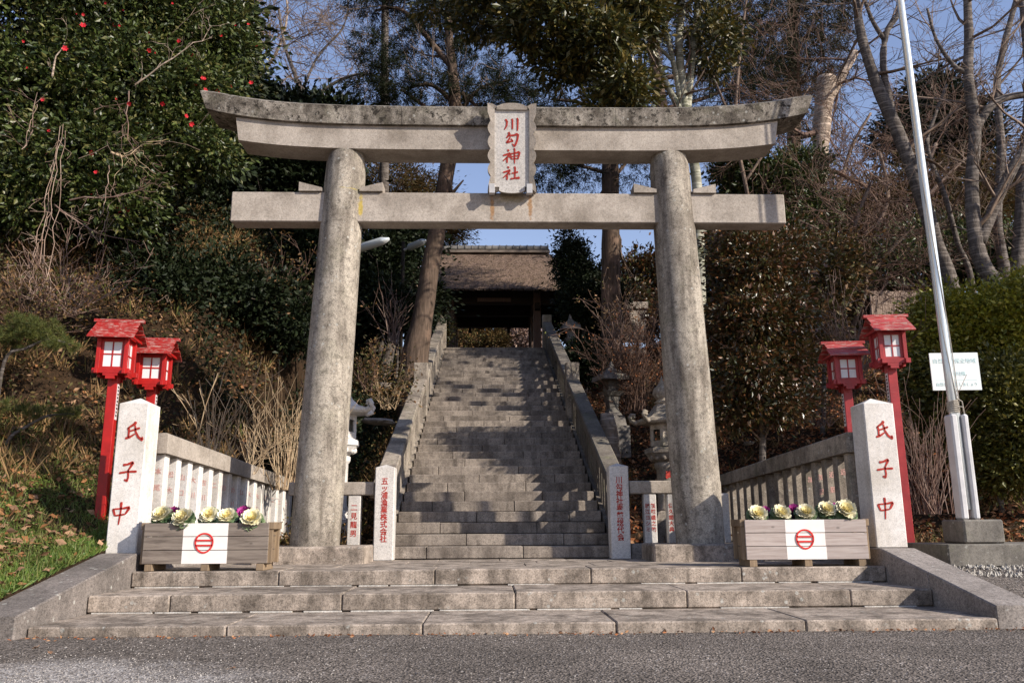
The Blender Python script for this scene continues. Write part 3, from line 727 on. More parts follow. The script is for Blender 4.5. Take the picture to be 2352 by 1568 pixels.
# ------------------------------------------------------------------ baluster fences
NAMES = ['本尾', '松木', '山口', '大川', '吉川', '二', '助', '助川', '山', '大', '大三', '三', '二', '上', '上']       # what can be read, or nearly read, on the slats
NAMES_R = ['', '近', '近藤', '加藤', '加', '', '', '', '', '', '', '', '', '', '']
def long_fence(a, b, za, zb, ta, tb_, zb0, zb1, n, label, mirror):
    """a, b: ground points of near and far end ; rail top heights za, zb ; thickness ta, tb_"""
    A = Vector((a[0], a[1], 0)); B = Vector((b[0], b[1], 0)); d = (B-A); L = d.length; ang = math.atan2(d.y, d.x)
    r = empty('stone_fence', A, ang, label=label, cat='stone fence', group='long baluster fences behind the planters')
    side = -1 if mirror else 1
    # base
    m = MB(); m.box(0, L, -0.14, 0.14, -0.02-0.0, zb0, 0.01); m.build('base_stone', M['granite_kerb'], r)
    k = 4
    for i in range(k):
        x0, x1 = L*i/k+(0.003 if i else 0), L*(i+1)/k+(0.06 if i == k-1 else -0.003)
        m = MB(); z0a = za+(zb-za)*x0/L; z1a = za+(zb-za)*x1/L; t0 = ta+(tb_-ta)*x0/L; t1 = ta+(tb_-ta)*x1/L
        vs = [(x0, -0.13, z0a-t0), (x1, -0.13, z1a-t1), (x1, 0.13, z1a-t1), (x0, 0.13, z0a-t0),
              (x0, -0.13, z0a-0.015), (x1, -0.13, z1a-0.015), (x1, 0.13, z1a-0.015), (x0, 0.13, z0a-0.015),
              (x0, -0.11, z0a), (x1, -0.11, z1a), (x1, 0.11, z1a), (x0, 0.11, z0a)]
        fs = [(3, 2, 1, 0), (8, 9, 10, 11)]
        for q in (0, 4): fs += [(q, q+1, q+5, q+4), (q+1, q+2, q+6, q+5), (q+2, q+3, q+7, q+6), (q+3, q, q+4, q+7)]
        m.add(vs, fs); m.build('coping_stone', M['granite_beam' if not mirror else 'granite_rail'], r)  # mirrored fence gets greyer stone: its shade put into the colour
    for i in range(n):
        x = L*(i+0.45)/n; zt = za+(zb-za)*x/L-(ta+(tb_-ta)*x/L)+0.004
        pt = Vector((x, 0, 0))
        hgt = zt-zb0
        o = empty('baluster', (x, 0, zb0), -ang, parent=r)
        m = MB(); m.box(-0.078, 0.078, -0.062, 0.062, -0.1, hgt, 0.012)
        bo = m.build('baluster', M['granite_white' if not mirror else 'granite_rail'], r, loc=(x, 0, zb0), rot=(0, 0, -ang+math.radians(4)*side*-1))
        bpy.data.objects.remove(o)
        t = (NAMES_R if mirror else NAMES)[i % 15]
        if t: text_obj('inscription', vertical(t), 0.085, M['red_letter_faint'], bo, (0, -0.0625, hgt-0.17), bold=0.001, line=2.3)
    return r
railLn, railLf = at(363, 994, 10.2), at(671, 1105, 14.6)
railRn, railRf = at(1964, 992, 10.2), at(1660, 1092, 14.6)
long_fence((railLn.x, 10.2), (railLf.x-0.02, 14.6), railLn.z, railLf.z, 0.245, 0.19, 0.17, 0.3, 15, 'long granite baluster fence, sunlit and white, behind the left planter', False)
long_fence((railRn.x, 10.2), (railRf.x+0.02, 14.6), railRn.z, railRf.z, 0.245, 0.19, 0.17, 0.3, 15, 'long granite baluster fence, shaded and grey, behind the right planter', True)
def short_fence(x0, x1, Y, texts, label):
    r = empty('stone_fence', (x0, Y, 0), label=label, cat='stone fence', group='short baluster fences beside the stair foot')
    L = x1-x0
    m = MB(); m.box(0.004, L-0.004, -0.1, 0.14, -0.05, 0.2, 0.01); m.build('base_stone', M['granite_kerb'], r)
    m = MB(); m.box(0.004, L-0.004, -0.1, 0.12, 0.90, 1.085, 0.012); m.build('coping_stone', M['granite_beam'], r)
    for x, t1, t2 in texts:
        m = MB(); m.box(-0.09, 0.09, -0.08, 0.08, 0.198, 0.902, 0.01); bo = m.build('baluster', M['granite_plaque'], r, loc=(x-x0, 0, 0))
        if t2:
            text_obj('inscription', vertical(t1), 0.072, M['red_letter'], bo, (-0.042, -0.0805, 0.76), bold=0.0012, line=1.15)
            text_obj('inscription', vertical(t2), 0.072, M['red_letter'], bo, (0.042, -0.0805, 0.76), bold=0.0012, line=1.15)
        elif t1: text_obj('inscription', vertical(t1), 0.10, M['red_letter'], bo, (0, -0.0805, 0.77), bold=0.0015, line=1.2)
xa = at(813, 1200, 12.15).x
short_fence(-3.05, MPL.location.x-0.16, 12.2, [(xa, '二見龍男', None), (xa-0.36, None, None), (xa-0.74, None, None)], 'short granite baluster fence between the left pillar and the stair post')
xb, xc = at(1494, 1200, 12.15).x, at(1548, 1200, 12.15).x
short_fence(MPR.location.x+0.16, 3.2, 12.2, [(xb, '堀江ヨシミ', '飯塚盛之助'), (xc, '佐久間大典', '和田喜太郎'), (xc+0.36, None, None), (xc+0.72, None, None)], 'short granite baluster fence between the right pillar and the stair post')

# ------------------------------------------------------------------ stair balustrades
SL = ST_RISE/ST_RUN
def stair_rail(sx, label):
    X = 1.76*sx
    r = empty('stair_balustrade', (X, 12.4, 0), label=label, cat='balustrade', group='stone balustrades along the shrine stairs')
    def zt(y): return (y-ST_Y0)*SL+1.0
    segs = [(12.30, 18.85, 7), (19.15, 26.85, 8)]
    for (y0, y1, k) in segs:
        for i in range(k):
            a = y0+(y1-y0)*i/k+0.002; b = y0+(y1-y0)*(i+1)/k-0.002
            m = MB(); w = 0.145; t = 0.16; c = 0.02
            rows = []
            for y in (a, b):
                z = zt(y)+jit(0.004); yy = y-12.4
                rows.append([(-w, yy, z-t), (w, yy, z-t), (w, yy, z-c), (w-c, yy, z), (-w+c, yy, z), (-w, yy, z-c)])
            m.add(rows[0]+rows[1], [tuple(range(6))[::1], tuple(range(11, 5, -1))]+[(q, q+6, (q+1) % 6+6, (q+1) % 6) for q in range(6)])
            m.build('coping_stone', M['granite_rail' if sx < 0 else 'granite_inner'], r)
        y = y0+0.12
        while y < y1-0.05:
            m = MB(); z0 = (y-ST_Y0)*SL-0.12; m.box(-0.065, 0.065, -0.065, 0.065, 0, zt(y)-0.15-z0, 0.008)
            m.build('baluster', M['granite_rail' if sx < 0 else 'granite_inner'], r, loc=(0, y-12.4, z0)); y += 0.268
        # plinth strip
        m = MB(); a, b = y0, y1
        vs = []
        for yq in (a, b):
            z = (yq-ST_Y0)*SL; vs += [(-0.12, yq-12.4, z-0.35), (0.12, yq-12.4, z-0.35), (0.12, yq-12.4, z+0.10), (-0.12, yq-12.4, z+0.10)]
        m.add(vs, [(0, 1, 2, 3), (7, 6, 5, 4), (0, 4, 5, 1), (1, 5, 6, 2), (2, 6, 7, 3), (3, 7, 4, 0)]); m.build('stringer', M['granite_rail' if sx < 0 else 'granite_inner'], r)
    for (y, hh, px) in ((19.0, 1.33, 0), (27.0, 1.18, 0)):
        z0 = (y-ST_Y0)*SL-0.3
        p = post('newel_post', 0, 0, z0, z0+0.3+hh, 0.31, 0.30, 0.03, M['granite_rail'], r); p.location = (0, y-12.4, z0)
    return r
stair_rail(-1, 'long stone balustrade climbing the left side of the stairs, its inner face lit')
stair_rail(1, 'long stone balustrade climbing the right side of the stairs, its inner face in shade')

# ------------------------------------------------------------------ planters and ornamental kale
def kale_mesh(name, rings, mat, seed):
    """wavy cupped leaves; rings = [(count, radius, width, lift, tilt, z)]"""
    rg = np.random.default_rng(seed); V = []; Q = []
    for (cnt, rad, wid, z0, tilt, ruff) in rings:
        for k in range(cnt):
            a = 2*math.pi*(k+rg.uniform(-0.25, 0.25))/cnt+rg.uniform(0, .3); nu, nv = 6, 4; base = len(V)
            ca, sa = math.cos(a), math.sin(a); tl = tilt+rg.uniform(-0.12, 0.12); R = rad*rg.uniform(0.88, 1.1)
            for j in range(nv):
                v = j/(nv-1); rr = R*(0.12+0.88*v)
                for i in range(nu):
                    u = i/(nu-1)*2-1
                    ww = wid*(0.25+0.75*math.sin(math.pi*min(1, 0.15+0.6*v)))*u
                    edge = ruff*v*v*math.sin(u*9+k*1.7+j)+rg.uniform(-1, 1)*ruff*0.5*v*v
                    zz = z0+rr*math.sin(tl)+abs(u)*wid*0.25*v+edge
                    xr = rr*math.cos(tl)-abs(u)**2*wid*0.18
                    V.append((ca*xr-sa*ww, sa*xr+ca*ww, zz))
            for j in range(nv-1):
                for i in range(nu-1): q = base+j*nu+i; Q.append((q, q+1, q+nu+1, q+nu))
    return np_mesh(name, np.array(V), quads=np.array(Q), mats=mat, smooth=True)
KM = {}
def kale(kind):
    if kind not in KM:
        if kind < 3:
            KM[kind] = [('heart', kale_mesh('heart', [(6, .035, .028, .055, 1.25, .004), (8, .06, .04, .045, 1.0, .005), (10, .09, .052, .03, .78, .006)], M['kale_cream'], kind+1)),
                        ('pale_leaves', kale_mesh('pale_leaves', [(11, .118, .06, .020, .66, .010), (13, .138, .062, .006, .46, .012)], M['kale_white'], kind+11)),
                        ('outer_leaves', kale_mesh('outer_leaves', [(13, .145, .06, -.008, .18, .016), (12, .150, .06, -.02, -.08, .018)], M['kale_green'], kind+21))]
        else:
            KM[kind] = [('heart', kale_mesh('heart', [(6, .03, .028, .05, 1.2, .008), (9, .06, .04, .035, .95, .012), (11, .09, .05, .02, .65, .016)], M['kale_purple'], 5)),
                        ('outer_leaves', kale_mesh('outer_leaves', [(12, .11, .055, .0, .3, .016), (11, .115, .055, -.02, -.05, .018)], M['kale_dark'], 6))]
    r = empty('ornamental_kale')
    for n_, me in KM[kind]: link(n_, me, r)
    return r
def planter(pxl, pxr, pyt, pyb, Y, woodmat, side_right, label, flip):
    a = at(pxl, pyt, Y); b = at(pxr, pyt, Y); L = b.x-a.x; zt = (a.z+at(pxr, pyt, Y).z)/2; zb = 0.075; dp = 0.42
    r = empty('planter_box', (a.x, Y, 0.0), label=label, cat='planter', group='wooden planter boxes on the top step')
    hp = (zt-zb)/3
    wx0, wx1 = (0.33*L, 0.655*L) if flip else (0.315*L, 0.675*L)
    for side, y0 in (('front', 0.0), ('back', dp-0.025)):
        for k in range(3):
            m = MB(); j = jit(0.003); m.box(0, L, y0+j, y0+0.025+j, zb+k*hp+0.003, zb+(k+1)*hp-0.003, 0.003); pl = m.build('plank', M[woodmat], r)
            if side == 'front':   # painted square, one strip per plank so that the joints show
                m = MB(); m.box(wx0+jit(.004), wx1+jit(.004), y0+j-0.0015, y0+j+0.001, zb+k*hp+0.004, zb+(k+1)*hp-0.004); m.build('white_paint', M['white_paint'], pl)
    for x0 in (0.0, L-0.025):
        for k in range(3):
            m = MB(); m.box(x0-0.0, x0+0.025, 0.027, dp-0.027, zb+k*hp+0.004, zb+(k+1)*hp-0.004, 0.003); m.build('plank', M['plank_end'], r)
    for x0 in (-0.05, L-0.02):
        m = MB(); m.box(x0, x0+0.07, 0.03, dp-0.03, zt-0.075, zt+0.004, 0.004); m.build('handle_rail', M['plank_end'], r)
        for y0 in (0.04, dp-0.09):
            m = MB(); m.box(x0+0.012, x0+0.055, y0, y0+0.05, zb, zt-0.077, 0.003); m.build('corner_batten', M['plank_end'], r)
    for x0 in (0.03, L/2-0.04, L-0.12):
        m = MB(); m.box(x0, x0+0.085, -0.0+0.004, dp, 0.0, zb+0.001, 0.004); m.build('foot', M['plank_end'], r)
    m = MB(); m.box(0.027, L-0.027, 0.027, dp-0.027, zt-0.10, zt-0.045); m.build('soil', M['soil'], r)
    # emblem: ring with two bars
    cx, cz = (wx0+wx1)/2-0.01, (zt+zb)/2+0.005; m = MB(); n = 40; vs = []; fs = []; R1, R2 = 0.112, 0.094
    for k in range(n):
        t = 2*math.pi*k/n; w = 1+0.02*math.sin(3*t)
        for R in (R1*w, R2*w):
            for yy in (-0.010, 0.0): vs.append((cx+R*0.93*math.cos(t), yy, cz+R*math.sin(t)))
    for k in range(n):
        a4, b4 = k*4, ((k+1) % n)*4; fs += [(a4, b4, b4+2, a4+2), (a4, a4+1, b4+1, b4), (a4+2, b4+2, b4+3, a4+3)]
    m.add(vs, fs)
    for zz in (0.027, -0.027): m.box(cx-0.094, cx+0.094, -0.010, 0.0, cz+zz-0.009, cz+zz+0.009)
    m.build('emblem', M['red_mark'], r)
    return r, zt
PLL, ztl = planter(333, 618, 1200, 1290, 9.56, 'plank_brown', True, 'brown weathered plank planter with white square and red ring emblem, left', False)
PLR, ztr = planter(1710, 1988, 1192, 1288, 9.56, 'plank_pale', False, 'pale grey plank planter with white square and red ring emblem, right', True)
def put_kale(px, py, Y, kind, s, label, group=None):
    p = at(px, py, Y-0.42); k = kale(kind); k.location = p-Vector((0, 0, 0.045*s)); k.scale = (s*0.88,)*3
    k.rotation_euler = (Matrix.Rotation(math.radians(jit(12)), 3, 'Y') @ Matrix.Rotation(math.radians(50+jit(6)), 3, 'X') @ Matrix.Rotation(random.uniform(0, 6), 3, 'Z')).to_euler(); tag(k, label, 'kale', group)
GL = 'ornamental kale in the planters'
for px, py, Y, kd, s, lb in [
    (374, 1178, 10.12, 0, 0.98, 'cream ornamental kale at the left end of the brown planter, next to the stone post'),
    (398, 1172, 10.26, 3, 0.9, 'small purple kale peeping between the two leftmost cream heads of the brown planter'),
    (423, 1184, 10.05, 1, 1.02, 'cream kale drooping over the brown planter edge, second from its left end'),
    (481, 1178, 10.14, 2, 0.92, 'cream kale above the left part of the white square of the brown planter'),
    (523, 1181, 10.10, 0, 0.92, 'cream kale with much green, above the right part of the brown planter\'s white square'),
    (563, 1174, 10.26, 3, 1.15, 'large purple kale behind the rightmost cream head of the brown planter'),
    (580, 1186, 10.06, 1, 1.06, 'largest cream kale at the right end of the brown planter'),
    (1739, 1176, 10.12, 0, 0.98, 'cream kale at the left end of the pale planter, nearest the torii pillar'),
    (1757, 1170, 10.24, 3, 0.75, 'tiny purple kale right behind the leftmost cream head of the pale planter'),
    (1792, 1174, 10.12, 1, 0.95, 'cream kale second from the left in the pale planter'),
    (1822, 1168, 10.22, 3, 1.0, 'purple kale between the second and third cream heads of the pale planter'),
    (1850, 1173, 10.10, 2, 0.98, 'cream kale in the middle of the pale planter above the red ring'),
    (1897, 1166, 10.12, 0, 0.98, 'cream kale fourth from the left in the pale planter'),
    (1918, 1162, 10.24, 3, 0.8, 'small purple kale between the two rightmost cream heads of the pale planter'),
    (1940, 1166, 10.08, 1, 1.1, 'tallest cream kale at the right end of the pale planter')]:
    put_kale(px, py, Y, kd, s, lb, GL)

# ------------------------------------------------------------------ red lamp houses on posts
def lamp_post(px, pytop, pyb, Y, rz, roofm, bodym, label, base_px, facew=0.335):
    top = at(px, pytop, Y); bot = at(base_px[0], base_px[1], Y)
    # origin at post foot, Z up; body height from pixel extents
    g = ground(top.x, Y+0.05)
    r = empty('lantern_post', (top.x, Y+0.17, g), rz, label=label, cat='lantern', group='red wooden lanterns on posts')
    zt = top.z-g; zbm = at(px, pyb, Y).z-g
    hb = (zt-zbm); w = facew/2
    z_b = zbm+0.075; z_e = zt-0.40*hb+0.05         # body bottom and eave level
    m = MB(); m.box(-0.06, 0.06, -0.06, 0.06, -0.3, z_b-0.03, 0.006); pst = m.build('post', bodym, r)
    px_side = 1 if px < 1176 else -1
    m = MB(); m.box(0.0605*px_side-0.002, 0.0605*px_side+0.002, -0.04, 0.04, z_b-0.62, z_b-0.16); pl = m.build('name_plate', M['paper'], pst)
    for k in range(9):
        q = MB(); zc = z_b-0.20-k*0.046; xx = 0.0605*px_side+0.003*px_side
        q.box(min(xx, xx+0.001), max(xx, xx+0.001), -0.022+jit(.004), 0.022+jit(.004), zc-0.014, zc+0.014)
        if k == 0: allq = q
        else: allq.v, allq.f, allq.mi = allq.v+q.v, allq.f+[[i+len(allq.v) for i in f] for f in q.f], allq.mi+q.mi
    allq.build('plate_lettering', M['black_ink'], pl)
    # floor frame with stepped brackets
    for s in (-1, 1):
        m = MB(); m.box(-w-0.06, w+0.06, s*w-0.02, s*w+0.02, z_b-0.045, z_b+0.02, 0.003)
        m.box(-0.09, 0.09, s*w-0.018, s*w+0.018, z_b-0.075, z_b-0.0452); m.box(-0.055, 0.055, s*w-0.016, s*w+0.016, z_b-0.115, z_b-0.0752)
        m.build('sill', bodym, r)
        m = MB(); m.box(s*w-0.02, s*w+0.02, -w-0.06, w+0.06, z_b-0.052, z_b+0.012, 0.003)
        m.box(s*w-0.018, s*w+0.018, -0.09, 0.09, z_b-0.08, z_b-0.0522); m.build('sill', bodym, r)
    m = MB(); m.box(-w+0.02, w-0.02, -w+0.02, w-0.02, z_b-0.03, z_b-0.012); m.build('floor_board', bodym, r)
    for sx in (-1, 1):
        for sy in (-1, 1):
            m = MB(); m.box(sx*w-0.024, sx*w+0.024, sy*w-0.024, sy*w+0.024, z_b+0.013, z_e+0.02, 0.003); m.build('corner_post', bodym, r)
    hh = z_e-z_b
    for side in range(4):
        R = Matrix.Rotation(side*math.pi/2, 4, 'Z')
        f = MB(); f.mt = R; y = -w+0.004
        f.box(-w+0.024, -w+0.058, y, y+0.02, z_b+0.02, z_e); f.box(w-0.058, w-0.024, y, y+0.02, z_b+0.02, z_e)
        f.box(-w+0.058, w-0.058, y, y+0.02, z_b+0.02, z_b+0.045); f.box(-w+0.058, w-0.058, y, y+0.02, z_e-0.05, z_e)
        zc = (z_b+0.045+z_e-0.05)/2
        f.box(-w+0.058, w-0.058, y+0.002, y+0.016, zc-0.008, zc+0.008); f.box(-0.008, 0.008, y+0.003, y+0.017, z_b+0.045, z_e-0.05)
        fo = f.build('lattice', bodym, r)
        for ax, bx in ((-w+0.058, -0.008), (0.008, w-0.058)):
            for az, bz in ((z_b+0.045, zc-0.008), (zc+0.008, z_e-0.05)):
                q = MB(); q.mt = R; q.box(ax+0.0005, bx-0.0005, y+0.010, y+0.014, az+0.0005, bz-0.0005); q.build('pane', M['paper'], fo)
    # roof: two boards on each slope, ridge board, gables
    ridge = zt-0.02; ov = 0.115; hwid = w+0.15; e_z = z_e-0.02
    for s in (-1, 1):
        def P3(t): return (s*hwid*(1-t), e_z+(ridge-e_z)*t)       # (y, z) along slope, t=0 eave
        for (t0, t1, dz) in ((0.0, 0.52, 0.0), (0.44, 1.0, 0.018)):
            y0, z0 = P3(t0); y1, z1 = P3(t1); m = MB(); th_ = 0.018
            ext = ov if t0 == 0 else ov-0.015
            vs = [(-w-ext, y0, z0+dz), (w+ext, y0, z0+dz), (w+ext, y1, z1+dz), (-w-ext, y1, z1+dz)]
            vs += [(x, y_, z_+th_) for (x, y_, z_) in vs]
            fs = [(3, 2, 1, 0), (4, 5, 6, 7), (0, 1, 5, 4), (1, 2, 6, 5), (2, 3, 7, 6), (3, 0, 4, 7)]
            if s > 0: fs = [tuple(reversed(f)) for f in fs]
            m.add(vs, fs); m.build('roof_board', roofm, r)
        m = MB(); m.prism([(-0.001*0-w+0.0, z_e-0.0)]*0 or [(-w, z_e), (w, z_e), (w*0.15, ridge-0.03), (-w*0.15, ridge-0.03)], 0, 0.015)
        g_ = m.build('gable', bodym, r, loc=(s*(w-0.01) if s > 0 else -w-0.005, 0, 0), rot=(0, 0, math.pi/2)); 
        g_.location = (s*w+0.0075, 0, 0)
        m = MB(); m.box(s*(w+0.05)-0.012, s*(w+0.05)+0.012, -hwid+0.05, hwid-0.05, e_z+0.025, e_z+0.055); m.build('purlin', bodym, r)
    m = MB(); m.box(-w-ov-0.03, w+ov+0.03, -0.035, 0.035, ridge+0.012, ridge+0.055, 0.004); m.build('ridge_board', roofm, r)
    return r
lamp_post(262, 733, 862, 10.55, math.radians(7), M['red_roof'], M['red_paint'], 'bright red lantern, taller one of the left pair, post set in the grass', (218, 1165))
lamp_post(349, 776, 888, 11.3, math.radians(7), M['red_roof'], M['red_paint'], 'bright red lantern, lower one of the left pair, behind the inscribed post', (335, 1000))
lamp_post(1946, 784, 886, 11.3, math.radians(-6), M['red_roof_pink'], M['red_pink'], 'faded red lantern, lower one of the right pair, behind the fence end', (1955, 1000), 0.325)
lamp_post(2046, 722, 838, 10.75, math.radians(-6), M['red_roof_pink'], M['red_pink'], 'faded red lantern, taller one of the right pair, next to the white sign', (2097, 1205), 0.31)

# ------------------------------------------------------------------ flagpole, slab and sign
slab = MB(); sz = at(2200, 1250, 9.7).z
a = at(2188, 1302, 9.7)
slab.box(a.x-0.0, a.x+6, 9.75, 10.75, a.z, sz, 0.01); slab.box(a.x+0.05, a.x+6, 9.80, 10.7, -0.3, a.z+0.002); SB = slab.build('concrete_slab', M['concrete']); tag(SB, kind='structure')
fb0 = at(2213, 1250, 9.95); fb1 = at(2310, 1192, 9.95)
FP = empty('flagpole', ((fb0.x+fb1.x)/2, 10.2, sz), label='tall white metal flagpole with rope wound round it, held in a grey channel support', cat='flagpole')
bw = (fb1.x-fb0.x)/2-0.03
m = MB(); m.box(-bw, bw, -0.25, 0.25, 0.003, fb1.z-sz, 0.02); m.build('concrete_base', M['concrete'], FP)
zb = fb1.z-sz; zt = at(2205, 950, 10.1).z-sz
for s in (-1, 1):
    m = MB(); x0 = -0.10 if s < 0 else 0.055
    wch = 0.085 if s < 0 else 0.07
    m.box(x0-0.05, x0-0.05+wch, -0.09, 0.09, zb-0.002, zt, 0.02); m.build('support_channel', M['grey_metal'], FP)
m = MB(); m.tube([(-0.045, 0.0, zb+0.12), (-0.06, 0.0, zt+0.6), (-0.10, 0.0, 6.0), (-0.13, 0, 10.5)], [0.055, 0.058, 0.05, 0.042], 16); m.build('pole', M['white_metal'], FP, smooth=True)
m = MB(); m.lathe([(0.05, 3.18-0.02), (0.05, 3.26)], 12, -0.08, 0); 
def helix(m, cx, z0, z1, turns, r, rr):
    pts = []
    n = int(turns*10)
    for k in range(n+1):
        t = k/n; pts.append((cx+r*math.cos(t*turns*6.283), r*math.sin(t*turns*6.283), z0+(z1-z0)*t+0.01*math.sin(t*40)))
    m.tube(pts, rr, 5)
m = MB(); helix(m, -0.057, zt+0.03, zt+0.17, 7, 0.068, 0.009); m.tube([(-0.05, -0.06, zt+0.1), (0.02, -0.08, zt+0.09), (0.05, -0.05, zt+0.0), (0.03, -0.06, zt+0.16), (-0.03, -0.06, zt+0.2)], 0.008, 5); m.build('rope_coil', M['rope'], FP)
m = MB(); m.tube([(-0.03, -0.06, zt+0.18), (-0.12, -0.06, zt+1.2), (-0.15, -0.06, 6.0), (-0.17, -0.05, 10.2)], 0.006, 5); m.tube([(0.0, -0.05, zt+0.15), (-0.02, -0.055, zt+1.0), (-0.16, -0.07, 5.0), (-0.19, -0.05, 10.2)], 0.006, 5); m.build('halyard', M['rope'], FP)

s0 = at(2145, 896, 11.2); s1 = at(2243, 810, 11.2)
SG = empty('sign_board', ((s0.x+s1.x)/2, 11.2, ground((s0.x+s1.x)/2, 11.2)), math.radians(-4), label='white enamel notice board with pale blue writing behind the flagpole', cat='sign')
sw = (s1.x-s0.x)/2; sz0 = s0.z-SG.location.z; sz1 = s1.z-SG.location.z
m = MB(); m.box(-sw, sw, 0, 0.012, sz0, sz1, 0.003); m.build('panel', M['sign_white'], SG)
for x in (-0.02,): m = MB(); m.box(x-0.02, x+0.02, 0.013, 0.05, -0.3, sz1-0.05); m.build('sign_post', M['grey_metal'], SG)
hS = sz1-sz0
text_obj('lettering', '自然環境保全地域', sw*0.215, M['sign_blue'], SG, (0, -0.0015, sz0+hS*0.84), bold=0.0, sx=1.04)
text_obj('lettering', '神奈川県', sw*0.19, M['sign_blue'], SG, (0, -0.0015, sz0+hS*0.49), bold=0.001, sx=1.1)
text_obj('lettering', '自然を大切にしましょう', sw*0.155, M['sign_blue'], SG, (0, -0.0015, sz0+hS*0.20), bold=0.0)
m = MB(); m.box(-sw*0.85, sw*0.85, -0.002, 0.001, sz0+hS*0.265, sz0+hS*0.275); m.build('ruled_line', M['sign_blue'], SG)

# ------------------------------------------------------------------ stone lanterns
def stone_lantern(x, y, z, s, label, rot=0.0, kind='big', mat='granite_plaque', letter=None):
    r = empty('stone_lantern', (x, y, z), rot, label=label, cat='stone lantern'); mt = M[mat]
    def L(name, prof, n=24, smooth=True):
        m = MB(); m.lathe([(a*s, b*s) for a, b in prof], n, rot=math.pi/n); return m.build(name, mt, r, smooth=smooth)
    L('base', [(0.42, -0.5), (0.42, 0.12), (0.36, 0.16), (0.30, 0.26), (0.22, 0.30)], 6, False)
    sh = L('shaft', [(0.205, 0.28), (0.20, 0.34), (0.18, 0.36), (0.175, 0.72), (0.18, 1.10), (0.20, 1.12), (0.215, 1.16), (0.215, 1.22), (0.19, 1.24)], 28)
    if letter:
        text_obj('inscription', letter, 0.20*s, M['red_letter'], sh, (0, -0.183*s, 1.06*s), bold=0.006)
    L('lotus_platform', [(0.19, 1.24), (0.30, 1.30), (0.37, 1.40), (0.40, 1.42), (0.40, 1.50), (0.33, 1.53), (0.28, 1.55)], 6, False)
    # petals under the platform
    m = MB()
    for k in range(12):
        a = 2*math.pi*k/12; m.mt = Matrix.Rotation(a, 4, 'Z') @ Matrix.Translation((0.27*s, 0, 1.32*s)); 
        m.lathe([(0.0, -0.05*s), (0.05*s, -0.02*s), (0.055*s, 0.03*s), (0.03*s, 0.07*s), (0, 0.075*s)], 8, cap=False)
    m.build('petals', mt, r, smooth=True)['kind'] = 'stuff'
    # hexagonal fire box with openings
    m = MB(); R = 0.26*s
    for k in range(6):
        a = math.pi/3*k+math.pi/6; m.mt = Matrix.Rotation(a, 4, 'Z'); w = R*math.tan(math.pi/6)
        d0 = R-0.03*s
        m.box(d0, R, -w, -w*0.55, 1.55*s, 1.98*s); m.box(d0, R, w*0.55, w, 1.55*s, 1.98*s)
        m.box(d0, R, -w*0.55, w*0.55, 1.55*s, 1.66*s); m.box(d0, R, -w*0.55, w*0.55, 1.88*s, 1.98*s)
        if k % 2 == 0:
            for q in range(-4, 5):
                u = q*w*0.12
                m.box(d0+0.008*s, R-0.008*s, u-0.004*s, u+0.004*s, 1.66*s, 1.88*s)
            for q in range(8): zz = (1.67+q*0.028)*s; m.box(d0+0.009*s, R-0.009*s, -w*0.55, w*0.55, zz-0.004*s, zz+0.004*s)
    m.build('fire_box', mt, r)
    # hipped cap with six upturned scrolls
    prof = [(0.30, 1.98), (0.52, 2.00), (0.56, 2.04), (0.55, 2.09), (0.40, 2.13), (0.27, 2.24), (0.17, 2.38), (0.12, 2.42)]
    L('cap', prof, 6, False)
    for k in range(6):
        m = MB()
        a = math.pi/3*k+math.pi/6; m.mt = Matrix.Rotation(a, 4, 'Z')
        pts = [(0.36*s, 0, 2.10*s), (0.46*s, 0, 2.06*s), (0.56*s, 0, 2.04*s), (0.64*s, 0, 2.08*s), (0.665*s, 0, 2.15*s), (0.63*s, 0, 2.21*s), (0.575*s, 0, 2.20*s), (0.565*s, 0, 2.155*s), (0.60*s, 0, 2.14*s)]
        m.tube(pts, [0.05*s, 0.055*s, 0.055*s, 0.052*s, 0.05*s, 0.045*s, 0.038*s, 0.03*s, 0.02*s], 10)
        m.build('cap_scroll', mt, r, smooth=True)
    L('finial', [(0.12, 2.40), (0.17, 2.44), (0.10, 2.50), (0.15, 2.53), (0.20, 2.62), (0.17, 2.72), (0.08, 2.80), (0.03, 2.90), (0.0, 3.0)], 16)
    return r
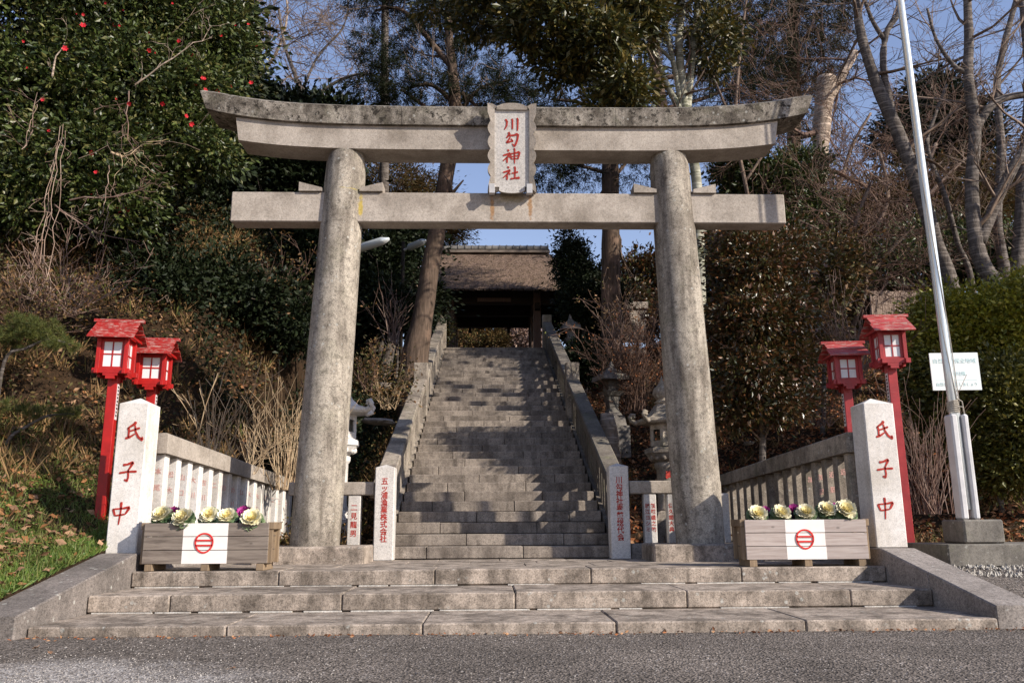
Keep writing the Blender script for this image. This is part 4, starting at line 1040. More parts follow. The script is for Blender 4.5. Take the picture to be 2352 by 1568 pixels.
# left: scroll tip at px (838,945) just beside the pillar, right: behind the right pillar
pL = at(775, 1110, 14.0); lz = ground(pL.x, 14.0)
topz = at(775, 925, 14.0).z
sL = 0.93
stone_lantern(pL.x, 14.0, topz-2.20*sL, sL, 'white granite lantern with scrolled cap half hidden behind the left torii pillar', 0.1, mat='granite_white')
pR = at(1530, 1110, 14.2); tz = at(1530, 868, 14.2).z
sR = 0.86
stone_lantern(pR.x, 14.2, tz-3.0*sR+0.05, sR, 'grey granite lantern with one red character behind the right torii pillar', 0.25, mat='granite_rail', letter='奉')
def small_lantern(px, py_top, py_bot, Y, label, wide=1.0, rot=0.3):
    t = at(px, py_top, Y); b = at(px, py_bot, Y); h = t.z-b.z
    r = empty('stone_lantern', b, rot, label=label, cat='stone lantern'); mt = M['granite_dark']
    def bx(name, w, z0, z1, w2=None):
        w2 = w if w2 is None else w2; m = MB()
        vs = [(-w, -w, z0), (w, -w, z0), (w, w, z0), (-w, w, z0), (-w2, -w2, z1), (w2, -w2, z1), (w2, w2, z1), (-w2, w2, z1)]
        m.add([(a*wide*h, c*wide*h, d*h) for a, c, d in vs], [(3, 2, 1, 0), (4, 5, 6, 7), (0, 1, 5, 4), (1, 2, 6, 5), (2, 3, 7, 6), (3, 0, 4, 7)]); m.build(name, mt, r)
    bx('base', 0.17, -0.3, 0.12); bx('plinth', 0.14, 0.12, 0.26, 0.12); bx('shaft', 0.10, 0.26, 0.36, 0.06); bx('shaft', 0.06, 0.361, 0.52, 0.085)
    bx('platform', 0.10, 0.521, 0.58, 0.15); bx('fire_box', 0.08, 0.581, 0.73, 0.085); bx('cap', 0.20, 0.731, 0.80, 0.19); bx('cap_top', 0.17, 0.801, 0.90, 0.05); bx('finial', 0.045, 0.90, 1.0, 0.01)
    return r
small_lantern(1408, 830, 1000, 18.5, 'slim grey stone lantern on the leaf covered slope right of the stairs', 1.0)
small_lantern(1312, 722, 860, 25.5, 'dark stone lantern beside the top of the right balustrade', 0.75, 0.1)
g0 = at(1460, 745, 27.0)
sp = empty('stone_slab', (g0.x, 27.0, g0.z-0.6), label='pale upright stone slab with a flat cap, above the bare red shrub', cat='stone slab')
m = MB(); m.box(-0.22, 0.32, -0.1, 0.1, 0, 1.1, 0.02); m.build('upright', M['granite'], sp)
m = MB(); m.box(-0.38, 0.42, -0.16, 0.16, 1.1, 1.35, 0.02); m.build('cap_stone', M['granite'], sp)

# weathered stump beside the right balustrade
g0 = at(1400, 1045, 17.0)
m = MB(); pts = [(0, 0, -0.5), (0.0, 0, 0.0), (0.03, 0.02, 0.3), (-0.03, 0, 0.6), (-0.02, 0.03, 0.85)]
m.tube(pts, [0.34, 0.27, 0.2, 0.19, 0.12], 14)
for v in range(len(m.v)):
    x, y, z = m.v[v]; k = 1+0.35*mnoise.noise(Vector((x*5, y*5, z*3))); m.v[v] = (x*k, y*k, z)
o = m.build('tree_stump', M['bark_tan'], None, smooth=True, loc=g0); tag(o, 'gnarled pale tree stump next to the right balustrade', 'stump')

# ------------------------------------------------------------------ thatched gate
GY0, GY1 = 29.9, 33.6
G = empty('thatched_gate', (0.0, 31.7, TOPZ), label='dark timber shrine gate with thick thatched roof at the top of the stairs', cat='gate')
GM = Matrix.Translation(-Vector(G.location))
def gb(): m = MB(); m.mt = GM; return m
ez = at(1140, 662, 28.9).z; rzz = at(1140, 578, 31.7).z
for gx in (-1.63, 1.60):
    for gy in (GY0, 31.7, GY1):
        m = gb(); m.box(gx-0.14, gx+0.14, gy-0.14, gy+0.14, TOPZ+0.12, ez+0.3, 0.015); m.build('post', M['post_timber'], G)
        m = gb(); m.lathe([(0.26, TOPZ-0.05), (0.26, TOPZ+0.08), (0.2, TOPZ+0.125)], 12, gx, gy); m.build('foot_stone', M['granite_dark'], G)
for gy in (GY0, 31.7, GY1):
    zb_ = at(1140, 752, GY1).z
    m = gb(); m.box(-2.3, 2.3, gy-0.10, gy+0.10, zb_, zb_+0.26, 0.01); m.build('tie_beam', M['dark_timber'], G)
    m = gb(); m.box(-2.6, 2.6, gy-0.13, gy+0.13, ez-0.12, ez+0.16, 0.01); m.build('lintel', M['dark_timber'], G)
for k, gz_ in enumerate((0.42, 0.62)):
    m = gb(); m.box(-2.2, 2.2, 31.55, 31.63, at(1140, 752, GY1).z+gz_, at(1140, 752, GY1).z+gz_+0.07); m.build('transom', M['dark_timber'], G)
for gx in (-1.63, 1.60):
    for gz_ in (ez-0.1, TOPZ+1.9):
        m = gb(); m.box(gx-0.09, gx+0.09, GY0-0.5, GY1+0.5, gz_+0.17, gz_+0.38); m.build('side_beam', M['dark_timber'], G)
for k in range(20):
    gx = -2.55+k*0.268
    m = gb(); m.box(gx-0.035, gx+0.035, 29.35, 34.05, ez+0.20, ez+0.285); m.build('rafter', M['dark_timber'], G)
m = gb(); m.box(-2.6, 2.6, 29.3, 34.1, ez+0.287, ez+0.33); m.build('soffit_board', M['dark_timber'], G)
for gx in (at(1080, 760, GY1).x, at(1168, 760, GY1).x):
    m = gb(); m.box(gx-0.06, gx+0.06, GY1-0.2, GY1+0.05, at(1140, 765, GY1).z, at(1140, 740, GY1).z); m.build('bracket', M['dark_timber'], G)
a = at(1096, 693, GY0-0.25); b = at(1174, 684, GY0-0.25)
m = gb(); m.box(a.x, b.x, GY0-0.27, GY0-0.23, a.z, b.z); m.build('name_board', M['post_timber'], G)
# thatch body: hipped, rounded, rough
def thatch():
    nx, nt = 90, 46; V = []; Q = []
    x_e0, x_e1 = at(935, 660, 28.8).x, at(1345, 660, 28.8).x
    x_r0, x_r1 = at(1010, 575, 31.7).x, at(1256, 575, 31.7).x
    yf, yb = 28.55, 34.85; ym = 31.7; z0 = ez-0.14; zr = rzz
    for j in range(nt+1):
        t = j/nt                                     # around: front eave underside -> ridge -> back
        if t < 0.06: y = yf+0.6-0.6*(t/0.06); z = z0+0.40-0.33*(t/0.06)+0.0; k = 0.0
        elif t > 0.94: q = (t-0.94)/0.06; y = yb-0.6*q; z = z0+0.40*q; k = 0
        else:
            u = (t-0.06)/0.88*2-1; k = 1-abs(u); s_ = math.copysign(1, u)
            y = ym+u*(yb-yf)/2; 
            z = z0+(zr-z0)*(k**0.92)
        xa = x_e0+(x_r0-x_e0)*k; xb_ = x_e1+(x_r1-x_e1)*k
        for i in range(nx+1):
            s = i/nx; x = xa+(xb_-xa)*s
            d = 0.035*mnoise.noise(Vector((x*3, y*3, z*3)))+0.03*mnoise.noise(Vector((x*14, y*9, z*14)))
            V.append((x, y+(d if y < ym else -d), z+d))
    for j in range(nt):
        for i in range(nx): q = j*(nx+1)+i; Q.append((q, q+1, q+nx+2, q+nx+1))
    V = np.array(V)-np.array(G.location)
    o = link('roof', np_mesh('roof', V, quads=Q, mats=M['thatch'], smooth=False), G)
    m = gb()
    for (xx, s) in ((x_e0, 0), (x_e1, 1)):           # closing gable ends
        xr_ = x_r0 if s == 0 else x_r1
        vs = [(xx, yf, z0), (xx, yb, z0), (xr_, ym, zr-0.05)]; m.add(vs, [(0, 1, 2) if s else (2, 1, 0)])
    m.add([(x_e0, yf+0.58, z0+0.405), (x_e1, yf+0.58, z0+0.405), (x_e1, yb-0.58, z0+0.405), (x_e0, yb-0.58, z0+0.405)], [(0, 1, 2, 3)])
    m.build('roof_underside', M['thatch'], G)
    # loose straws
    rg = np.random.default_rng(3); nn = 5200
    u = rg.uniform(0, 1, nn)**1.0; s = rg.uniform(0, 1, nn)
    xa = x_e0+(x_r0-x_e0)*u; xb_ = x_e1+(x_r1-x_e1)*u; x = xa+(xb_-xa)*s; y = yf+(ym-yf)*u; z = z0+(zr-z0)*u**0.92+0.012
    C = np.stack([x, y, z], 1)-np.array(G.location)
    eave = rg.uniform(0, 1, nn) < 0.10; C[eave, 1] = yf-31.7+rg.uniform(0, .1, eave.sum()); C[eave, 2] = z0-TOPZ+rg.uniform(-.02, .05, eave.sum())
    D = np.stack([rg.normal(0, .45, nn), -np.ones(nn)*0.7+rg.normal(0, .2, nn), -np.ones(nn)*0.62+rg.normal(0, .25, nn)], 1)
    D[eave] = np.stack([rg.normal(0, .2, eave.sum()), -0.4*np.ones(eave.sum()), -np.ones(eave.sum())], 1)
    D /= np.linalg.norm(D, axis=1)[:, None]; S = np.cross(D, [0, -0.66, 0.75]); S /= np.linalg.norm(S, axis=1)[:, None]
    Ln = np.where(eave, 0.05, rg.uniform(0.06, 0.2, nn))[:, None]; W_ = 0.008; up = np.array([0, -0.6, 0.7])*0.02
    Vv = np.stack([C-S*W_, C+S*W_, C+D*Ln+S*W_*.4+up, C+D*Ln-S*W_*.4+up], 1).reshape(-1, 3)
    o = link('loose_straw', np_mesh('loose_straw', Vv, quads=np.arange(nn*4).reshape(-1, 4), mats=M['thatch_straw']), G); o['kind'] = 'stuff'
    # ridge: boards and curved tiles
    m = gb(); m.box(x_r0-0.05, x_r1+0.08, ym-0.30, ym+0.30, zr-0.10, zr+0.02, 0.01); m.build('ridge_beam', M['dark_timber'], G)
    n = 16; w = (x_r1-x_r0+0.1)/n
    for i in range(n):
        m = gb(); x0 = x_r0-0.05+i*w
        vs = []
        for xx, rr in ((x0, 0.22), (x0+w*0.86, 0.22), (x0+w*0.86, 0.245), (x0+w, 0.245)):
            for k in range(9):
                a = math.pi*k/8; vs.append((xx, ym-rr*1.2*math.cos(a), zr+0.02+rr*math.sin(a)))
        fs = [(j*9+k, j*9+k+1, (j+1)*9+k+1, (j+1)*9+k) for j in range(3) for k in range(8)]
        fs += [tuple(range(8, -1, -1)), tuple(range(27, 36))]
        m.add(vs, fs); m.build('ridge_tile', M['tile'], G)
    m = gb(); m.box(x_r0-0.1, x_r1+0.1, ym-0.4, ym-0.28, zr-0.16, zr-0.06, 0.01); m.build('ridge_batten', M['plank_brown'], G)
M['thatch_straw'] = leafmat('thatch_straw', [(0.20, 0.13, 0.10), (0.36, 0.26, 0.20), (0.10, 0.07, 0.05), (0.15, 0.11, 0.07)], 0.9, 0.1)
M['tile'] = granite('tile', (0.20, 0.185, 0.17), (0.08, 0.075, 0.07), stain=0.8, streak=0.3, lichen=0.6, bump=0.2, per_obj=0.2)
thatch()

# ------------------------------------------------------------------ lamps on poles left of the stairs
def street_lamp(tip, root, Y, foot_px, label):
    a = at(*tip, Y); b = at(*root, Y+0.6)
    r = empty('street_lamp', (b.x, b.y, ground(b.x, b.y)), label=label, cat='street lamp')
    o = Vector(r.location)
    m = MB(); m.tube([(0, 0, -0.3), (0, 0, b.z-o.z+0.25)], 0.05, 10); m.build('pole', M['dark_timber'], r, smooth=True)
    m = MB(); A = a-o; B = b-o; d = (A-B)
    m.tube([B, B+d*0.25], 0.03, 8); m.build('arm', M['grey_metal'], r)
    m = MB(); m.tube([B+d*0.2, B+d*0.3, B+d*0.85, A], [0.04, 0.10, 0.09, 0.035], 10); m.build('lamp_head', M['white_metal'], r, smooth=True)
street_lamp((893, 549), (795, 580), 17.0, None, 'pale slanting lamp head on a thin pole just right of the left torii pillar')
street_lamp((978, 552), (926, 575), 21.0, None, 'grey slanting lamp head on a dark pole left of the leaning cedar trunk')

# ------------------------------------------------------------------ shed on the right
p0 = at(1895, 690, 26.0)
SH = empty('shed', (p0.x, 27.5, ground(p0.x, 27.5)), label='dark shed with blue metal roof and tan corrugated panel behind the right lanterns', cat='shed')
o = Vector(SH.location); x1 = at(2260, 690, 26.0).x
zt = at(1990, 618, 26.0).z-o.z; zb = -3.0
m = MB(); m.box(0, x1-p0.x, 0.0, 4, zb, zt-0.15); m.build('wall', M['dark_timber'], SH)
m = MB(); m.add([(-0.4, -2.2, zt-0.5), (x1-p0.x+0.3, -2.2, zt-0.5), (x1-p0.x+0.3, 3, zt+0.5), (-0.4, 3, zt+0.5), (-0.4, -2.2, zt-0.42), (x1-p0.x+0.3, -2.2, zt-0.42), (x1-p0.x+0.3, 3, zt+0.58), (-0.4, 3, zt+0.58)],
    [(3, 2, 1, 0), (4, 5, 6, 7), (0, 1, 5, 4), (1, 2, 6, 5), (2, 3, 7, 6), (3, 0, 4, 7)]); m.build('roof', M['blue_roof'], SH)
c0 = at(2005, 740, 23.0); c1 = at(2105, 668, 23.0)
n = 26
for i in range(n):
    xx = c0.x-o.x+(c1.x-c0.x)*i/n; m = MB(); w = (c1.x-c0.x)/n
    m.box(xx+0.004, xx+w-0.004, 23.0-27.5, 23.03-27.5, c0.z-o.z-0.5, c1.z-o.z+jit(0.02)); m.build('panel_slat', M['panel_tan'], SH)

# ================================================================== vegetation
def rotframe(D, rg):
    A = rg.normal(0, 1, D.shape); S = np.cross(D, A); S /= np.linalg.norm(S, axis=1)[:, None]+1e-9
    return S, np.cross(S, D)
def leaf_verts(C, D, L, asp, fold=0.25, rg=RNG, up=0.0):
    """two-triangle folded leaves: C base points, D unit directions, L lengths"""
    n = len(C); D = D/(np.linalg.norm(D, axis=1)[:, None]+1e-9)
    S, Nn = rotframe(D, rg)
    if up:
        S2 = np.cross(D, np.array([0, 0, 1.0])+rg.normal(0, 0.35, D.shape)); S2 /= np.linalg.norm(S2, axis=1)[:, None]+1e-9
        S = S*(1-up)+S2*up; S /= np.linalg.norm(S, axis=1)[:, None]+1e-9; Nn = np.cross(S, D)
    L = np.asarray(L)[:, None]; w = L*asp*0.5; mid = C+D*L*0.45
    V = np.stack([C, mid+S*w+Nn*w*fold, C+D*L, mid-S*w+Nn*w*fold], 1).reshape(-1, 3)
    b = np.arange(n)[:, None]*4
    Tr = np.concatenate([b+np.array([0, 1, 2]), b+np.array([0, 2, 3])], 1).reshape(-1, 3)
    return V, Tr
def leaves(name, C, D, L, asp, mat, parent=None, fold=0.25, up=0.0, kind=None, rg=RNG):
    V, Tr = leaf_verts(C, D, L, asp, fold, rg, up)
    if parent is not None: V = V-np.array(parent.location)
    o = link(name, np_mesh(name, V, tris=Tr, mats=mat), parent)
    if kind: o['kind'] = kind
    return o
def tubes(name, segs, mat, parent=None, sides=4, smooth=True):
    """segs: (N, 8) p0 p1 r0 r1"""
    S = np.asarray(segs, float); P0, P1, r0, r1 = S[:, :3], S[:, 3:6], S[:, 6], S[:, 7]
    if parent is not None: P0 = P0-np.array(parent.location); P1 = P1-np.array(parent.location)
    D = P1-P0; D /= np.linalg.norm(D, axis=1)[:, None]+1e-9
    A = np.where(np.abs(D[:, 2:3]) < 0.9, np.array([[0, 0, 1.0]]), np.array([[1.0, 0, 0]]))
    U = np.cross(D, A); U /= np.linalg.norm(U, axis=1)[:, None]; Wv = np.cross(D, U)
    V = []
    for P, r in ((P0, r0), (P1, r1)):
        for k in range(sides):
            a = 2*math.pi*k/sides; V.append(P+U*(r*math.cos(a))[:, None]+Wv*(r*math.sin(a))[:, None])
    V = np.stack(V, 1).reshape(-1, 3); n = len(S); b = np.arange(n)[:, None]*(2*sides)
    Q = np.concatenate([b+np.array([k, (k+1) % sides, sides+(k+1) % sides, sides+k]) for k in range(sides)], 1).reshape(-1, 4)
    o = link(name, np_mesh(name, V, quads=Q, mats=mat, smooth=smooth), parent)
    if name != 'bare_branch': o['kind'] = 'stuff'
    return o
def trunk(name, pts, rad, mat, parent, n=12, wob=0.06):
    """smooth trunk through points"""
    P = []; R = []
    for i in range(len(pts)-1):
        p0 = Vector(pts[max(0, i-1)]); p1 = Vector(pts[i]); p2 = Vector(pts[i+1]); p3 = Vector(pts[min(len(pts)-1, i+2)])
        for k in range(5):
            t = k/5; a = 0.5*((2*p1)+(-p0+p2)*t+(2*p0-5*p1+4*p2-p3)*t*t+(-p0+3*p1-3*p2+p3)*t**3); P.append(a); R.append(rad[i]*(1-t)+rad[i+1]*t)
    P.append(Vector(pts[-1])); R.append(rad[-1])
    m = MB(); m.tube([p-Vector(parent.location) for p in P], R, n)
    for i in range(len(m.v)):
        x, y, z = m.v[i]; c = P[min(i//n, len(P)-1)]-Vector(parent.location); k = 1+wob*2*mnoise.noise(Vector((x*4, y*4, z*1.2)))
        m.v[i] = (c.x+(x-c.x)*k, c.y+(y-c.y)*k, c.z+(z-c.z)*k)
    return m.build(name, mat, parent, smooth=True), P, R
def grow(segs, tips, p, d, L, r, lev, rg, spread=0.6, grav=0.0, nseg=4, kids=(3, 5), shrink=0.6, curl=0.18, minr=0.004):
    step = L/nseg; q = np.array(p, float); d = np.array(d, float); d /= np.linalg.norm(d)
    pts = [(q.copy(), d.copy(), r)]
    for i in range(nseg):
        d = d+rg.normal(0, curl, 3)+np.array([0, 0, grav]); d /= np.linalg.norm(d)
        q2 = q+d*step; ra = max(minr, r*(1-i/nseg*0.75)); rb = max(minr, r*(1-(i+1)/nseg*0.75))
        segs.append((*q, *q2, ra, rb)); q = q2; pts.append((q.copy(), d.copy(), rb))
    tips.append((q.copy(), d.copy()))
    if lev > 0:
        for _ in range(rg.integers(*kids)):
            i = rg.integers(1, nseg+1); b, bd, br = pts[i]
            nd = bd+rg.normal(0, spread, 3); nd /= np.linalg.norm(nd)
            grow(segs, tips, b, nd, L*shrink*rg.uniform(0.7, 1.15), br*0.65, lev-1, rg, spread, grav, max(2, nseg-1), kids, shrink, curl, minr)
def blob_pts(blobs, per, rg, clump=0.22, nl=30):
    """blobs: (px, py, Y, rx_px, rz_px, ry_m, weight) -> leaf base points and outward directions in leafy clumps"""
    C = []; D = []
    for (px, py, Y, rx, rz, ry, w) in blobs:
        c = np.array(at(px, py, Y)); k = (Y*0.977+c[2]*0.2)/F; R = np.array([rx*k, ry, rz*k])
        nc = max(1, int(per*w/nl)); u = rg.normal(0, 1, (nc, 3)); u /= np.linalg.norm(u, axis=1)[:, None]
        rad = rg.uniform(0.25, 1, nc)**0.45; cc = c+u*rad[:, None]*R
        cs = clump*rg.uniform(0.5, 1.5, nc)
        o = rg.normal(0, 1, (nc, nl, 3))*np.array([1, 1, 0.7])
        pts = cc[:, None, :]+o*cs[:, None, None]
        dd = o*0.6+u[:, None, :]*0.5+rg.normal(0, 0.6, (nc, nl, 3))+np.array([0, 0, -0.15])
        C.append(pts.reshape(-1, 3)); D.append(dd.reshape(-1, 3))
    return np.concatenate(C), np.concatenate(D)
def crown(name, blobs, per, size, asp, mat, parent, rg, clump=0.22, nl=30, fold=0.25, up=0.0):
    C, D = blob_pts(blobs, per, rg, clump, nl)
    L = size*rg.uniform(0.45, 1.45, len(C))
    return leaves(name, C, D, L, asp, mat, parent, fold, up, rg=rg)
def limbs_to(blobs, base, rg, r=0.05, n=3, mat='bark_twig', parent=None):
    """limbs from a fork point to each foliage mass"""
    segs = []; tips = []
    for (px, py, Y, rx, rz, ry, w) in blobs:
        c = np.array(at(px, py, Y)); b = np.array(base); d = c-b; Ld = np.linalg.norm(d)
        k = (Y*0.977+c[2]*0.2)/F
        mid = b+d*0.55+rg.normal(0, 0.05*Ld, 3); segs.append((*b, *mid, r, r*0.7)); segs.append((*mid, *c, r*0.7, r*0.4))
        for _ in range(n):
            grow(segs, tips, mid+(c-mid)*rg.uniform(0.2, 1), rg.normal(0, 1, 3)+d/Ld*0.5, max(rx, rz)*k*1.1, r*0.4, 2, rg, 0.7, 0.0, 3, (2, 4), 0.6, 0.25)
    return tubes('branches', segs, M[mat], parent, 5)
def tree_empty(name, base, label, cat='tree', group=None):
    return empty(name, base, label=label, cat=cat, group=group)
def rgn(s): return np.random.default_rng(s)

# ---- camellia, far left
b = hit(90, 690); TR = tree_empty('camellia_tree', (at(80, 600, 15).x, 15.0, 2.6), 'huge glossy camellia dotted with red flowers filling the upper left')
blobs = [(60, 60, 14.6, 230, 200, 1.6, 1.5), (280, 40, 14.6, 200, 160, 1.5, 1.3), (450, 60, 15.2, 130, 110, 1.3, .9), (90, 260, 14.2, 200, 180, 1.4, 1.5), (300, 210, 14.3, 180, 140, 1.4, 1.2),
         (455, 220, 14.8, 95, 90, 1.1, .6), (210, 380, 14.0, 190, 120, 1.3, 1.1), (400, 330, 14.5, 110, 70, 1.0, .5), (60, 450, 13.9, 110, 110, 1.0, .7), (270, 480, 14.0, 90, 55, .9, .25), (500, 355, 14.6, 50, 35, .6, .12),
         (100, -160, 14.8, 300, 160, 1.8, 1.2), (420, -100, 15.2, 170, 100, 1.5, .7), (540, 120, 15.5, 45, 70, .8, .2)]
rg = rgn(11); crown('foliage', blobs, 9000, 0.108, 0.5, M['camellia'], TR, rg, 0.15, 16)
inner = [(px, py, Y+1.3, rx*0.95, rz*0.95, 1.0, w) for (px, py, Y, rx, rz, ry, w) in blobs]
crown('inner_foliage', inner, 3800, 0.17, 0.5, M['darkleaf'], TR, rg, 0.3, 20)  # dark inner leaves: shade inside the crown put into their colour
C, D = blob_pts(blobs, 9000, rg, 0.16, 22)
# keep flowers near the sunny face of the crown
sel = rg.choice(len(C), 150, replace=False); FC_ = C[sel]; sunv = np.array(SUN)
FC_ = FC_+sunv*0.35+np.array([0, -0.35, 0]); V = []; Tq = []
fl = MB()
for c in FC_:
    n_ = Vector((rg.normal(0.2, .4), -1+rg.normal(0, .3), rg.normal(-0.1, .4))).normalized(); q = n_.to_track_quat('Z', 'Y').to_matrix().to_4x4()
    fl.mt = Matrix.Translation(Vector(c)-Vector(TR.location)) @ q; s = rg.uniform(0.35, 1.1)*0.036
    for k in range(6):
        a = k*math.pi/3+rg.uniform(0, .3); ca, sa = math.cos(a), math.sin(a)
        fl.add([(0, 0, 0), (s*1.0*math.cos(a-.5), s*1.0*math.sin(a-.5), s*.35), (s*1.45*ca, s*1.45*sa, s*.6), (s*1.0*math.cos(a+.5), s*1.0*math.sin(a+.5), s*.35)], [(0, 1, 2, 3)])
fo = fl.build('flowers', M['camellia_red'], TR); fo['kind'] = 'stuff'
bp = Vector(TR.location); tp = [bp, at(110, 450, 15.2), at(130, 250, 15.4), at(190, 60, 15.6), at(220, -150, 15.8)]
trunk('trunk', tp, [0.22, 0.18, 0.15, 0.11, 0.06], M['bark_pale'], TR)
limbs_to(blobs[:10], tp[1], rg, 0.05, 3, 'bark_twig', TR)
def px_branch(name, pts, Y, r, mat, parent, seed, sub=3, subL=0.35, lev=2):
    """hand placed visible branch with side twigs"""
    rg = rgn(seed); P = [np.array(at(x, y, Y)) for x, y in pts]; segs = []; tips = []
    n = len(P)-1
    for i in range(n):
        a, b_ = P[i], P[i+1]
        mid = (a+b_)/2+rg.normal(0, 0.02, 3); r0 = r*(1-0.7*i/n); r1 = r*(1-0.7*(i+1)/n)
        segs += [(*a, *mid, r0, (r0+r1)/2), (*mid, *b_, (r0+r1)/2, r1)]
        for _ in range(sub):
            d = (b_-a)/np.linalg.norm(b_-a)+rg.normal(0, 0.7, 3)
            grow(segs, tips, a+(b_-a)*rg.uniform(0, 1), d, subL*rg.uniform(0.5, 1.3), r1*0.5, lev, rg, 0.6, -0.02, 3, (1, 3), 0.6, 0.25, 0.003)
    return tubes(name, segs, M[mat], parent, 5)
px_branch('bare_branch', [(310, 195), (370, 150), (430, 110), (465, 95), (485, 60)], 13.0, 0.016, 'bark_tan', TR, 1)
px_branch('bare_branch', [(120, 175), (128, 130), (150, 95)], 12.9, 0.02, 'bark_tan', TR, 2, 1)
px_branch('bare_branch', [(296, 210), (290, 260), (293, 320), (310, 345)], 12.8, 0.012, 'twig_pink', TR, 3)
px_branch('bare_branch', [(160, 460), (230, 455), (310, 440), (350, 420)], 12.7, 0.016, 'twig_pink', TR, 4, 4)
px_branch('bare_branch', [(125, 470), (180, 510), (260, 545), (320, 555)], 12.7, 0.014, 'twig_pink', TR, 5, 3)
px_branch('bare_branch', [(255, 350), (300, 355), (330, 330)], 12.7, 0.02, 'dry_stalk', TR, 6, 4)
px_branch('bare_branch', [(55, 340), (75, 300), (85, 215)], 12.7, 0.011, 'twig_pink', TR, 7, 3)
VN = empty('hanging_vine', at(110, 700, 12.6), label='pale hanging vine strands below the camellia, far left', cat='vine')
rg = rgn(21); segs = []; tips = []
for (xa_, ya, xb_, yb_) in [(145, 285, 85, 560), (138, 290, 100, 590), (150, 300, 112, 640), (85, 240, 52, 345), (128, 330, 95, 600), (120, 480, 75, 590), (250, 380, 235, 500), (88, 560, 60, 690), (95, 580, 120, 700), (100, 590, 150, 720), (85, 570, 30, 680), (250, 470, 228, 560)]:
    p = np.array(at(xa_, ya, 12.7)); e = np.array(at(xb_, yb_, 12.5)); n = 9; prev = p
    for k in range(1, n+1):
        q = p+(e-p)*k/n+rg.normal(0, 0.022, 3); segs.append((*prev, *q, 0.0065, 0.006)); prev = q
        if rg.uniform() < 0.4: grow(segs, tips, q, rg.normal(0, 1, 3)+np.array([0, 0, -0.4]), 0.3, 0.005, 1, rg, 0.7, -0.1, 3, (1, 3), 0.6, 0.3, 0.003)
tubes('strands', segs, M['vine'], VN, 4)
# ---- dark wood behind, left
def dark_tree(px, py, Y, blobs, per, size, mat, label, seed, trunkr=0.22, innerfrac=0.0, asp=0.5, clump=0.3, barkm='bark_grey', group='dark evergreens on the left slope', cat='tree', name='evergreen_tree', base=None):
    rg = rgn(seed); p = at(px, py, Y); g = Vector((p.x, Y, ground(p.x, Y)-0.1)) if base is None else Vector(base)
    r = tree_empty(name, g, label, cat, group)
    crown('foliage', blobs, per, size, asp, M[mat], r, rg, clump, 24)
    c = np.mean([np.array(at(b_[0], b_[1], b_[2])) for b_ in blobs], 0)
    tp = [g, g+(Vector(c)-g)*0.5+Vector((0.1, 0, 0)), Vector(c)]
    trunk('trunk', tp, [trunkr, trunkr*0.75, trunkr*0.4], M[barkm], r)
    limbs_to(blobs, tp[1], rg, trunkr*0.28, 2, 'bark_twig' if barkm != 'bark_pale' else 'bark_pale', r)
    return r
dark_tree(250, 700, 19.5, [(180, 420, 19, 220, 150, 1.6, 1.3), (60, 560, 18, 150, 90, 1.3, .8), (330, 560, 18.5, 150, 90, 1.2, .7)], 13000, 0.2, 'darkleaf', 'dark evergreen directly under and behind the camellia', 31)
dark_tree(450, 650, 20.5, [(430, 450, 20.5, 170, 130, 1.6, 1.2), (560, 380, 21.0, 110, 90, 1.4, .8), (470, 590, 19.5, 130, 70, 1.1, .6)], 12000, 0.2, 'darkleaf', 'black-green evergreen seen under the left end of the torii beams', 32)
dark_tree(640, 640, 22, [(640, 470, 22, 110, 120, 1.6, 1.1), (690, 340, 23, 90, 80, 1.4, .6), (640, 590, 21, 110, 80, 1.2, .6), (730, 420, 22, 70, 100, 1.2, .5)], 12000, 0.2, 'darkleaf', 'black-green evergreen right beside the left torii pillar', 33)
dark_tree(640, 300, 27, [(610, 262, 27, 45, 36, 1.2, .6), (700, 275, 27, 60, 28, 1.2, .6), (548, 215, 26, 32, 50, 1.2, .6), (770, 300, 27, 60, 50, 1.5, .6)], 12000, 0.22, 'darkleaf', 'low dark evergreens against the sky above the left end of the top lintel', 34)
dark_tree(520, 140, 24, [(495, 60, 22, 50, 80, 1.5, .7), (485, 170, 21, 50, 70, 1.3, .6), (460, -60, 22, 80, 80, 1.5, .6)], 12000, 0.17, 'evergreen', 'dull green tree edge between the camellia and the gap of sky', 35)
dark_tree(880, 760, 24, [(880, 620, 24, 60, 70, 1.2, .8), (930, 560, 25, 60, 45, 1.2, .5), (850, 700, 23, 45, 60, 1.0, .5), (960, 690, 26, 40, 50, 1, .5)], 11000, 0.16, 'darkleaf', 'dark broadleaf between the left torii pillar and the leaning cedar', 36)
dark_tree(900, 500, 33, [(900, 430, 33, 75, 55, 1.8, .9), (970, 460, 34, 60, 60, 1.6, .8), (1010, 500, 34, 45, 40, 1.2, .5), (860, 500, 32, 50, 50, 1.5, .5), (1040, 530, 35, 30, 25, 1, .3)], 12000, 0.17, 'cedar_brown', 'rusty brown cedar foliage seen under the shimaki left of the plaque', 37, asp=0.22, group=None)

